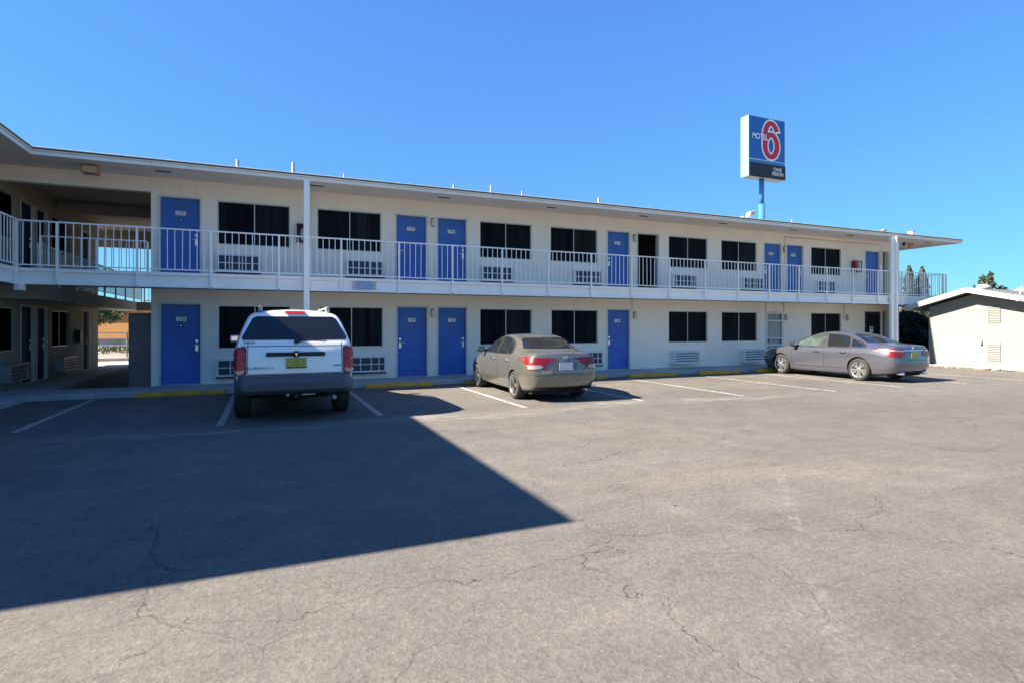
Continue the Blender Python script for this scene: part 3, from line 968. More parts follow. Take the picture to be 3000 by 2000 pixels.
t = thing('fire_extinguisher', 'fire extinguisher in a dark frame beside the tall roof post', 'extinguisher', (.80, FY, 3.92))
b = MB()
b.box(0.655, 0.685, .002, .16, 3.92, 4.42, 'dark_frame', f=fm); b.box(0.685, 0.955, .002, .02, 3.92, 4.42, 'ink', f=fm); b.box(0.925, 0.955, .02, .16, 3.92, 4.42, 'dark_frame', f=fm)
b.box(0.685, 0.925, .02, .16, 4.39, 4.42, 'dark_frame', f=fm); b.box(0.685, 0.925, .02, .16, 3.92, 3.95, 'dark_frame', f=fm); b.build('cabinet', t)
b = MB(); b.tube([(.80, FY - .09, 3.955), (.80, FY - .09, 4.22)], .06, 'white', 14); b.tube([(.80, FY - .09, 4.22), (.80, FY - .09, 4.30)], .06, 'white', 14, r1=.02); b.build('cylinder', t)
t = thing('fire_extinguisher', 'red extinguisher cabinet with a glass front near the right end of the gallery', 'extinguisher', (23.28, FY, 3.92))
b = MB(); b.box(23.08, 23.27, .002, .2, 3.98, 4.40, 'red', f=fm); b.box(23.08, 23.48, .002, .2, 4.40, 4.43, 'red', f=fm); b.box(23.46, 23.48, .002, .2, 3.98, 4.40, 'red', f=fm)
b.box(23.27, 23.46, .002, .03, 3.98, 4.40, 'plate', f=fm); b.box(23.08, 23.48, .002, .2, 3.94, 3.98, 'ink', f=fm); b.build('cabinet', t)
b = MB(); b.box(23.28, 23.45, .17, .18, 3.99, 4.39, mat('pale_glass', (.45, .52, .50), .1), f=fm); b.build('pane', t)

t = thing('notice_board', 'small white notice with lines of blue lettering fixed to the gallery edge', 'sign', (2.3, SY, 2.6))
b = MB(); b.box(1.98, 2.56, SY - .045, SY - .031, 2.56, 2.80, 'white', bev=.002); b.build('panel', t)
b = MB()
for k, (s0, s1) in enumerate(((2.07, 2.48), (2.03, 2.52), (2.05, 2.50), (2.06, 2.47))):
    z = 2.765 - k * .052
    x = s0
    while x < s1 - .02:
        wv = rnd.uniform(.025, .075)
        x2 = min(x + wv, s1)
        b.box(x, x2, SY - .0475, SY - .045, z - .011, z + .011 + rnd.uniform(-.003, .005), 'notice_blue')
        x = x2 + .014
b.build('lettering', t)
t = thing('ceiling_box', 'beige box fixed under the eaves above the passage', 'fixture', (-3.8, 15.75, 5.1))
b = MB(); b.box(-3.97, -3.66, 15.62, 15.90, 5.12, 5.30, 'tan_box', bev=.01); b.build('case', t)
b = MB(); b.box(-3.94, -3.69, 15.605, 15.619, 5.14, 5.26, mat('tan_cover', (.60, .47, .32), .6), bev=.003); b.build('cover', t)
t = thing('floodlight', 'white floodlight on the roof edge at the foot of the blue sign pole', 'floodlight', (16.1, 15.5, 5.45))
b = MB(); b.box(15.5, 16.05, 15.45, 15.6, 5.44, 5.48, 'metal_grey', bev=.004); b.box(15.72, 15.86, 15.44, 15.58, 5.48, 5.60, 'white', bev=.01); b.build('base', t)
b = MB()
def tilt(x, y, z):
    a = R(25); dx, dz = x - 16.1, z - 5.68
    return (16.1 + dx * math.cos(a) + dz * math.sin(a), y, 5.70 - dx * math.sin(a) * -1 * .6 + dz * math.cos(a))
b.box(15.97, 16.22, 15.38, 15.58, 5.58, 5.80, 'white', bev=.02, f=tilt); b.box(15.99, 16.20, 15.372, 15.379, 5.60, 5.78, 'tan_box', f=tilt); b.build('lamp_head', t)
t = thing('camera_dome', 'small black camera under the right end of the roof', 'camera', (26.1, 16.28, 5.2))
b = MB(); b.tube([(26.1, 16.28, 5.36), (26.1, 16.28, 5.29)], .05, 'ink', 12, r1=.07); b.lathe([(.07, 0), (.06, -.05), (.03, -.08), (0, -.09)], 'ink', lambda x, y, h: (26.1 + x, 16.28 + y, 5.29 + h), 12); b.build('dome', t)
t = thing('exit_sign', 'small red and white box sign hanging under the right end of the roof', 'sign', (26.5, 16.2, 5.1))
b = MB(); b.box(26.32, 26.56, 16.16, 16.24, 5.12, 5.33, mat('pale_red', (.55, .22, .20), .5), bev=.008); b.build('panel', t)
b = MB(); b.box(26.563, 26.66, 16.16, 16.24, 5.12, 5.33, 'white', bev=.008); b.build('side_panel', t)

# wheel stops
WS_G = 'yellow wheel stops along the sidewalk'
def wheel_stop():
    b = MB()
    L = .915
    sec = [(-.075, 0), (-.075, .05), (-.05, .115), (.05, .115), (.075, .05), (.075, 0)]
    n = 10
    rows = []
    for k in range(n + 1):
        x = -L + 2 * L * k / n
        e = .02 if k in (0, n) else 0
        rows.append([b.bm.verts.new((x, y + rnd.uniform(-.004, .004), max(0, z - (e if z > .05 else 0) + (rnd.uniform(-.005, .003) if z > .01 else 0)))) for y, z in sec])
    i = b.mi('yellow')
    for k in range(n):
        for j in range(6):
            b.bm.faces.new((rows[k][j], rows[k][(j + 1) % 6], rows[k + 1][(j + 1) % 6], rows[k + 1][j]))
    b.bm.faces.new(rows[0]); b.bm.faces.new(rows[-1][::-1])
    bmesh.ops.recalc_face_normals(b.bm, faces=b.bm.faces[:])
    for x in (-.6, .6): b.tube([(x, 0, .10), (x, 0, .119)], .022, 'ink', 8)
    return b.build('wheel_stop')
ws0 = wheel_stop()
wsl = [(-1.92, 15.17, 0, 'yellow wheel stop below door 133, left of the white vehicle'), 
       (3.18, 15.08, -1, 'yellow wheel stop below door 134, right of the white vehicle'), (5.95, 15.1, 1, 'yellow wheel stop at the nose of the champagne sedan'),
       (8.72, 15.0, 0, 'yellow wheel stop below door 136, just right of the champagne sedan'), (11.36, 14.95, -1, 'yellow wheel stop right of door 136, in the first empty stall'),
       (14.15, 14.95, 1, 'yellow wheel stop in the empty stall below the level louvred air conditioner'), (16.7, 14.9, 0, 'yellow wheel stop at the front wheel of the grey sedan')]
for i, (x, y, rz, l) in enumerate(wsl):
    o = ws0 if i == 0 else ws0.copy()
    if i: col.objects.link(o)
    o.location = (x, y, .002); o.rotation_euler.z = R(rz)
    tag(o, l, 'wheel stop', WS_G)

# cabinet standing in the passage
t = thing('storage_cabinet', 'tall grey brown metal cabinet standing in the passage against the end wall', 'cabinet', (-3.05, 17.3, 0))
b = MB(); b.box(-3.35, -2.80, 17.12, 17.95, .0, 1.95, 'brown', bev=.01); b.build('case', t)
b = MB(); b.box(-3.33, -2.84, 17.095, 17.117, .06, 1.92, mat('cabinet_door', (.20, .19, .19), .5, var=.1), bev=.006); b.build('door', t)
b = MB(); b.tube([(-3.29, 17.08, 1.0), (-3.29, 17.08, 1.15)], .012, 'steel', 6); b.build('handle', t)
t = thing('mailbox', 'black box fixed to the wing wall before the last door', 'box', (WX, 22.7, 1.1))
b = MB(); b.box(22.55, 22.85, .002, .16, 1.08, 1.5, 'ink', f=wm, bev=.01); b.build('case', t)
b = MB(); b.box(22.86, 22.92, .002, .10, 1.2, 1.40, 'white', f=wm, bev=.01); b.build('card_holder', t)
# ------------------------------------------------------------------ pole sign
t = thing('pole_sign', 'tall blue roadside sign with a red numeral rising behind the roof on a blue pole', 'sign', (37.05, 34.42, 0))
b = MB(); b.tube([(37.05, 34.42, 0), (37.05, 34.42, 11.6)], .25, 'pole_blue', 20); b.tube([(37.05, 34.42, 11.6), (37.05, 34.42, 13.7)], .20, 'pole_blue', 20); b.build('pole', t)
X0, X1, Z0, Z1, YF = 35.2, 39.2, 13.66, 18.56, 34.0
b = MB(); b.box(X0, X1, YF, YF + .84, Z0, Z1, 'sign_white', bev=.02); b.build('cabinet', t)
b = MB(); b.box(X0 + .05, X1 - .06, YF - .012, YF + .001, 15.10, Z1 - .05, 'sign_blue'); fc = b.build('sign_face', t)
b = MB(); b.box(X0 + .05, X1 - .06, YF - .012, YF + .001, 14.80, 15.06, 'sign_blue2'); b.box(X0 + .05, X1 - .06, YF - .014, YF + .001, 15.062, 15.098, 'plate'); b.build('lower_band', t)
b = MB(); b.box(X0 + .03, X1 - .0, YF - .06, YF + .001, Z0 + .01, 14.78, 'ink', bev=.01)
b.box(X0 + .3, X0 + 1.2, YF - .065, YF - .06, 13.85, 14.6, 'black'); b.box(X0 + 1.35, X0 + 2.3, YF - .065, YF - .06, 13.85, 14.6, 'black')
rb = b.build('price_board', t)
b = MB()
b.text('ONE', .42, (X0 + 3.10, YF - .066, 14.42), (1, 0, 0), (0, 0, 1), 'plate', .002, squash=1.05, bold=.003)
b.text('PERSON', .42, (X0 + 3.12, YF - .066, 14.05), (1, 0, 0), (0, 0, 1), 'plate', .002, squash=.82, bold=.002)
b.build('lettering', rb)
def ribbon(b, pts, wid, d, m, closed=False):
    n = len(pts)
    i = b.mi(m)
    Ls, Rs = [], []
    for k in range(n):
        p = Vector(pts[k])
        a = Vector(pts[(k - 1) % n] if closed or k else pts[k]); c = Vector(pts[(k + 1) % n] if closed or k < n - 1 else pts[k])
        tt = (c - a).normalized(); nn = Vector((-tt.y, tt.x))
        hw = wid[k] / 2
        for l, sgn in ((Ls, 1), (Rs, -1)):
            q = p + nn * hw * sgn
            l.append(b.bm.verts.new((q.x, YF - d, q.y)))
    for k in range(n if closed else n - 1):
        j = (k + 1) % n
        f = b.bm.faces.new((Ls[k], Rs[k], Rs[j], Ls[j])); f.material_index = i
CX6, CZ6 = 37.62, 16.80
def six(grow, d, m, b):
    bowl, bw = [], []
    for k in range(64):
        a = 2 * PI * k / 64
        bowl.append((CX6 + .66 * math.cos(a), CZ6 - .47 + .90 * math.sin(a))); bw.append(.40 + .14 * abs(math.cos(a)) + grow)
    ribbon(b, bowl, bw, d, m, True)
    up, uw = [], []
    for k in range(4): up.append((CX6 - .665, CZ6 - .55 + k * .2)); uw.append(.53 + grow)
    e0 = 26 if grow == 0 else 19
    for k in range(33):
        an = 180 + (e0 - 180) * k / 32
        a = R(an)
        rx = .665 + .05 * max(0, math.cos(a))
        up.append((CX6 + rx * math.cos(a), CZ6 + .24 + 1.12 * math.sin(a))); uw.append(.38 + .14 * abs(math.cos(a)) + grow)
    ribbon(b, up, uw, d + .004, m)
b = MB(); six(.26, .020, 'plate', b); b.build('numeral_outline', fc)
b = MB(); six(0, .030, 'sign_red', b); b.build('numeral', fc)
b = MB(); b.text('MOTEL', .66, (X0 + 1.20, YF - .040, 16.92), (1, 0, 0), (0, 0, 1), 'plate', .003, squash=.80, bold=.010); b.build('lettering', fc)

# ------------------------------------------------------------------ low gabled building on the right
GX = 25.0
RY, RZ = 12.93, 3.07
gs = thing('gabled_building', 'low cream gabled building with two slatted vents at the right edge', 'building', (GX, 12, 0))
b = MB()
top = lambda y: RZ - .20 - (.285 * (y - RY) if y > RY else .232 * (RY - y))
poly = [(8.9, -.03), (14.6, -.03), (14.6, top(14.6)), (RY, top(RY)), (8.9, top(8.9))]
b.prism(poly, GX, GX + 14, 'cream', lambda y, z, x: (x, y, z))
b.build('wall', gs)
b = MB()
y1, y0 = 15.2, 8.2
def rz(y): return RZ - (.285 * (y - RY) if y > RY else .232 * (RY - y))
for ya, yb in ((y0, RY), (RY, y1)):
    b.prism([(ya, rz(ya)), (yb, rz(yb)), (yb, rz(yb) - .10), (ya, rz(ya) - .10)], GX - .56, GX + 14.6, 'shingle', lambda y, z, x: (x, y, z))
rf = b.build('roof', gs)
b = MB()
for ya, yb in ((y0, RY), (RY, y1)):
    b.prism([(ya, rz(ya) + .02), (yb, rz(yb) + .02), (yb, rz(yb) - .065), (ya, rz(ya) - .065)], GX - .62, GX - .565, 'white', lambda y, z, x: (x, y, z))
    b.prism([(ya, rz(ya) - .072), (yb, rz(yb) - .072), (yb, rz(yb) - .17), (ya, rz(ya) - .17)], GX - .60, GX - .565, 'white', lambda y, z, x: (x, y, z))
b.box(GX - .56, GX + 14.6, y1 + .002, y1 + .03, rz(y1) - .17, rz(y1) + .01, 'white')
b.build('barge_board', rf)
b = MB()
for ya, yb in ((y0, RY), (RY, y1)):
    b.face([(GX - .56, ya, rz(ya) - .105), (GX - .56, yb, rz(yb) - .105), (GX + 14, yb, rz(yb) - .105), (GX + 14, ya, rz(ya) - .105)], 'cream')
b.build('soffit', rf)
gxm = lambda u, d, z: (GX - d, u, z)
for ya, yb, z0, z1 in ((12.12, 12.48, 1.76, 2.38), (12.12, 12.50, .33, .97)):
    b = MB()
    b.box(ya, yb, .002, .006, z0, z1, mat('vent_shadow', (.10, .085, .065), .9), f=gxm)
    n = 10
    for k in range(n):
        z = z0 + (z1 - z0) * (k + .5) / n
        b.box(ya + .005, yb - .005, .008, .03, z - .016, z + .012, 'cream', f=lambda u, d, zz: (GX - d, u, zz + (.02 - d) * .8))
    for u in (ya - .015, yb): b.box(u, u + .015, .002, .035, z0 - .015, z1 + .015, 'cream', f=gxm)
    b.build('louvre_vent', gs)
b = MB(); b.box(12.68, 12.80, .002, .05, .98, 1.10, 'cream', f=gxm, bev=.005); b.box(12.68, 12.75, .05, .09, .93, 1.00, 'metal_grey', f=gxm, bev=.005); b.build('tap', gs)
b = MB(); b.tube([(GX - .60, 11.28, 2.58), (GX - .58, 11.20, 3.02)], .022, 'white', 8); b.box(GX - .66, GX - .55, 11.22, 11.34, 2.50, 2.60, 'metal_grey', bev=.01); b.build('pipe_stub', rf)
t = thing('roof_ventilator', 'pale domed ventilator sitting on the ridge of the low gabled roof', 'ventilator', (26.3, 13.3, 3.0))
b = MB(); b.box(25.98, 26.62, 13.08, 13.52, 2.9, 3.08, 'metal_grey', bev=.02); b.build('base', t)
b = MB()
b.lathe([(.22, 0), (.25, .04), (.235, .11), (.17, .165), (.09, .19), (0, .20)], mat('dull_plastic', (.36, .36, .38), .35), lambda x, y, h: (26.3 + x * 1.15 + .015 * math.sin(40 * h + 9 * y), 13.3 + y, 3.09 + h + .025 * math.sin(13 * x + 17 * y)), 20)
b.build('dome', t)
t = thing('roof_ventilator', 'low white ventilator on the gabled roof near the right picture edge', 'ventilator', (27.6, 12.6, 3.0))
b = MB(); b.box(27.4, 27.8, 12.5, 12.9, 2.9, 3.06, 'metal_grey', bev=.02); b.lathe([(.15, 0), (.12, .06), (0, .09)], 'white', lambda x, y, h: (27.6 + x, 12.7 + y, 3.06 + h), 14); b.build('dome', t)
# strip of earth and broken brick at the foot of the wall
b = MB()
n = 40
pa = []
for k in range(n + 1):
    y = 8.2 + (14.7 - 8.2) * k / n
    pa.append((GX - .42 - rnd.uniform(0, .16), y))
for k in range(n):
    b.face([(pa[k][0], pa[k][1], .003), (GX - .002, pa[k][1], .07), (GX - .002, pa[k + 1][1], .07), (pa[k + 1][0], pa[k + 1][1], .003)], 'dirt')
tag(b.build('dirt_strip'), kind='structure')
b = MB()
for k in range(170):
    y = rnd.uniform(8.4, 14.5); x = GX - rnd.uniform(.04, .5)
    s = rnd.uniform(.02, .065)
    b.box(-s * 1.4, s * 1.4, -s, s, -s * .4, s * .8, rnd.choice(['rust', 'dirt', 'dirt', 'walk']), bev=s * .3, seg=1, f=(lambda an, x, y: lambda a, c, z: (x + a * math.cos(an) - c * math.sin(an), y + a * math.sin(an) + c * math.cos(an), z + .04))(rnd.uniform(0, 6), x, y))
tag(b.build('rubble'), 'broken brick and rubble along the foot of the cream wall', 'rubble', kind='stuff')

# ------------------------------------------------------------------ vegetation and far things
def leaf(b, p, s, i, dirv=None):
    n = Vector((rnd.gauss(0, 1), rnd.gauss(0, 1), rnd.gauss(0, 1) + .5)).normalized() if dirv is None else dirv
    a = n.orthogonal().normalized(); c = n.cross(a)
    an = rnd.uniform(0, 6.28); a, c = a * math.cos(an) + c * math.sin(an), c * math.cos(an) - a * math.sin(an)
    vs = [b.bm.verts.new(p + a * s), b.bm.verts.new(p + c * s * .45), b.bm.verts.new(p - a * s), b.bm.verts.new(p - c * s * .45)]
    f = b.bm.faces.new(vs); f.material_index = i

def tree(label, x, y, h, r, rz_, zc, n=2600, m='leaf', name='tree', group=None, ls=.10):
    t = thing(name, label, 'tree', (x, y, 0), 0, group)
    b = MB()
    b.tube([(x, y, -.05), (x + .05, y, zc * .5), (x, y + .03, zc)], .09 * max(1, h / 5), 'bark', 8, r1=.03)
    for k in range(5):
        a = k * 1.3
        b.tube([(x, y, zc * .55), (x + math.cos(a) * r * .6, y + math.sin(a) * r * .6, zc + rz_ * rnd.uniform(-.2, .5))], .04, 'bark', 6, r1=.012)
    b.build('trunk', t)
    b = MB(); i = b.mi(m)
    lob = [(Vector((rnd.gauss(0, .42) * r, rnd.gauss(0, .42) * r, zc + rnd.uniform(-.55, .6) * rz_)), rnd.uniform(.28, .5) * r) for _ in range(16)]
    for k in range(n):
        c, rr = rnd.choice(lob)
        v = Vector((rnd.gauss(0, 1), rnd.gauss(0, 1), rnd.gauss(0, 1))).normalized() * rr * rnd.uniform(.55, 1.08)
        leaf(b, Vector((x, y, 0)) + c + Vector((v.x, v.y, v.z * rz_ / r)), ls * rnd.uniform(.6, 1.3), i)
    b.build('crown', t)
    return t
def cypress(label, x, y, h, r, n=2600):
    t = thing('cypress_tree', label, 'tree', (x, y, 0), 0, 'cypress trees behind the right end of the motel')
    b = MB(); b.tube([(x, y, -.05), (x, y, h * .8)], .09, 'bark', 8, r1=.02); b.build('trunk', t)
    b = MB(); i = b.mi('cypress')
    for k in range(n):
        z = h * rnd.random() ** 1.1
        q = z / h
        rr = r * (min(1, q * 7 + .45)) * (1 - q ** 2.4) ** .8 + .02
        a = rnd.uniform(0, 2 * PI)
        rr *= (rnd.uniform(.45, 1.0) ** .5) * (1 + .16 * math.sin(3 * a + z * 2.2) + .1 * math.sin(7 * z + a))
        leaf(b, Vector((x + rr * math.cos(a), y + rr * math.sin(a), z)), .10 * rnd.uniform(.6, 1.3), i, Vector((math.cos(a), math.sin(a), rnd.uniform(-.2, .8))).normalized())
    b.build('crown', t)
cypress('slim dark cypress behind the gallery railing, left of the pair', 35.6, 21.9, 5.25, .62)
cypress('slim dark cypress behind the gallery railing, right of the pair', 36.5, 21.7, 5.2, .66)
t = thing('evergreen_shrub', 'dense dark evergreen shrub under the right end of the gallery', 'shrub', (32.4, 19.8, 0), 0)
b = MB(); b.tube([(32.4, 19.8, 0), (32.4, 19.8, 1.4)], .08, 'bark', 7, r1=.03); b.build('trunk', t)
b = MB(); i = b.mi('cypress')
for k in range(8000):
    z = rnd.uniform(.05, 2.5); a = rnd.uniform(0, 6.283); rr = (.95 * (1 - (z / 2.6) ** 4) ** .5 * (1 + .12 * math.sin(4 * a + 3 * z))) * rnd.uniform(.4, 1) ** .5
    leaf(b, Vector((32.4 + rr * math.cos(a) * 1.15, 19.8 + rr * math.sin(a) * .8, z)), .12, i)
b.build('crown', t)
tree('tall olive green tree top showing beyond the ridge of the gabled roof', 100, 50.3, 9.6, 1.15, 3.0, 7.2, 1500, m='olive_leaf', ls=.26)
tree('small round tree top just right of the taller one beyond the gabled roof', 101.5, 49.0, 7.2, .7, 1.2, 6.6, 420, m='olive_leaf', ls=.22)
tree('dark tree top near the right picture edge beyond the gabled roof', 104, 45.4, 8.2, .75, 2.2, 6.4, 700, m='cypress', ls=.22)
tree('round green tree seen through the passage before the orange building', -11.3, 47.5, 4.2, 1.7, 1.3, 2.5, 2600, ls=.12)

# white iron fence and small house seen in the gap beside the gabled building
t = thing('iron_fence', 'white upright bar fence seen in the gap beside the low gabled building', 'fence', (33, 20.6, 0))
b = MB()
for z in (.15, 1.0, 1.62): b.box(32.0, 40, 20.58, 20.62, z, z + .04, 'rail')
b.build('rail', t)
b = MB()
for k in range(62): b.box(32.0 + k * .13, 32.02 + k * .13, 20.555, 20.578, .08, 1.75, 'rail')
b.build('bars', t)
t = thing('small_house', 'small house with a tan gabled roof far behind the white iron fence', 'house', (54, 31, 0))
b = MB(); b.box(50, 62, 29, 35, 0, 2.0, 'cream'); b.build('wall', t)
b = MB()
b.prism([(28.4, 1.95), (32, 3.2), (35.6, 1.95)], 49.4, 62.6, mat('tan_roof', (.36, .25, .16), .9, var=.2, vscale=5), lambda y, z, x: (x, y, z)); b.build('roof', t)
# behind the passage
t = thing('chain_fence', 'thin metal fence with a top rail at the far end of the passage', 'fence', (-9, 33.2, 0))
b = MB(); b.tube([(-20, 33.2, 1.3), (6, 33.2, 1.3)], .025, 'brown', 8); b.build('rail', t)
for x in (-16.6, -14.1, -11.6, -9.1, -6.55, -4.0, -1.5): 
    b = MB(); b.tube([(x, 33.2, 0), (x, 33.2, 1.33)], .03, 'brown', 8); b.build('post', t)
t = thing('garden_wall', 'low grey block wall with a pale base in front of the orange building', 'wall', (-14, 54.6, 0))
b = MB(); b.box(-40, 16, 54.5, 54.7, .12, .62, mat('block_grey', (.30, .28, .26), .9, var=.2, vscale=2)); b.build('blocks', t)
b = MB(); b.box(-40, 16, 54.42, 54.72, -.02, .12, 'plate'); b.build('footing', t)
t = thing('orange_building', 'orange stucco building beyond the fence at the end of the passage', 'building', (-14, 60, 0), R(-22))
b = MB(); b.box(-24, 24, -3, 6, -.03, 3.0, 'orange'); b.build('wall', t, local=True)
b = MB(); b.box(-24.4, 24.4, -3.4, 6.4, 3.0, 3.2, 'orange'); b.build('roof', t, local=True)
b = MB(); i = b.mi('grass')
for k in range(5000):
    x = rnd.uniform(-24, 4); y = rnd.uniform(41, 53.5)
    h = rnd.uniform(.05, .22)
    b.bm.faces.new((b.bm.verts.new((x - .03, y, -.03)), b.bm.verts.new((x + .03, y + .01, -.03)), b.bm.verts.new((x + rnd.uniform(-.06, .06), y + rnd.uniform(-.05, .05), h)))).material_index = i
tag(b.build('grass'), 'ragged strip of dry green grass beyond the fence', 'grass', kind='stuff')

b = MB()
for k in range(90):
    x = rnd.uniform(-6, 22); y = rnd.uniform(2.2, 14)
    s_ = rnd.uniform(.006, .022)
    an = rnd.uniform(0, 6.3)
    pts = [(x + s_ * rr * math.cos(an + q), y + s_ * rr * .6 * math.sin(an + q), .006 + rnd.uniform(0, .006)) for q, rr in ((0, 1.6), (1.4, .8), (3.0, 1.4), (4.6, .9))]
    b.face(pts, rnd.choice(['bark', 'ink', 'bark', 'rust']))
tag(b.build('litter'), 'dry leaf scraps and bits of litter scattered over the asphalt', 'litter', kind='stuff')
# ------------------------------------------------------------------ vehicles (x forward from the rear bumper, y left, z up)
def sub_cage(stations, rear, front, creases, level=3):
    """stations: list of 7-point half sections (y >= 0, first and last on the centre line)"""
    bm = bmesh.new()
    cl = bm.edges.layers.float.new('crease_edge')
    Lf, Rt = [], []
    for st in stations:
        l = [bm.verts.new(p) for p in st]
        r = [l[0]] + [bm.verts.new((p[0], -p[1], p[2])) for p in st[1:-1]] + [l[-1]]
        Lf.append(l); Rt.append(r)
    n = len(stations); K = 7
    for i in range(n - 1):
        for k in range(K - 1):
            bm.faces.new((Lf[i][k], Lf[i + 1][k], Lf[i + 1][k + 1], Lf[i][k + 1]))
            bm.faces.new((Rt[i][k], Rt[i][k + 1], Rt[i + 1][k + 1], Rt[i + 1][k]))
    for i, cc in ((0, rear), (n - 1, front)):
        c = [Lf[i][0]] + [bm.verts.new(p) for p in cc] + [Lf[i][-1]]
        for side in (Lf, Rt):
            for k in range(K - 1):
                q = [side[i][k], side[i][k + 1], c[k + 1], c[k]]
                qq = []
                for v in q:
                    if v not in qq: qq.append(v)
                bm.faces.new(qq)
    bmesh.ops.recalc_face_normals(bm, faces=bm.faces[:])
    def cr(a, b_, w):
        e = bm.edges.get((a, b_))
        if e: e[cl] = w
    for kind, idx, rng, wgt in creases:
        if kind == 'row':
            for i in range(rng[0], rng[1]):
                cr(Lf[i][idx], Lf[i + 1][idx], wgt); cr(Rt[i][idx], Rt[i + 1][idx], wgt)
        else:
            for k in range(rng[0], rng[1]):
                cr(Lf[idx][k], Lf[idx][k + 1], wgt); cr(Rt[idx][k], Rt[idx][k + 1], wgt)
    me = bpy.data.meshes.new('cage'); bm.to_mesh(me); bm.free()
    o = bpy.data.objects.new('cage', me); col.objects.link(o)
    s = o.modifiers.new('s', 'SUBSURF'); s.levels = s.render_levels = level
    return o

def evaluated(o):
    dg = bpy.context.evaluated_depsgraph_get()
    return bpy.data.meshes.new_from_object(o.evaluated_get(dg))

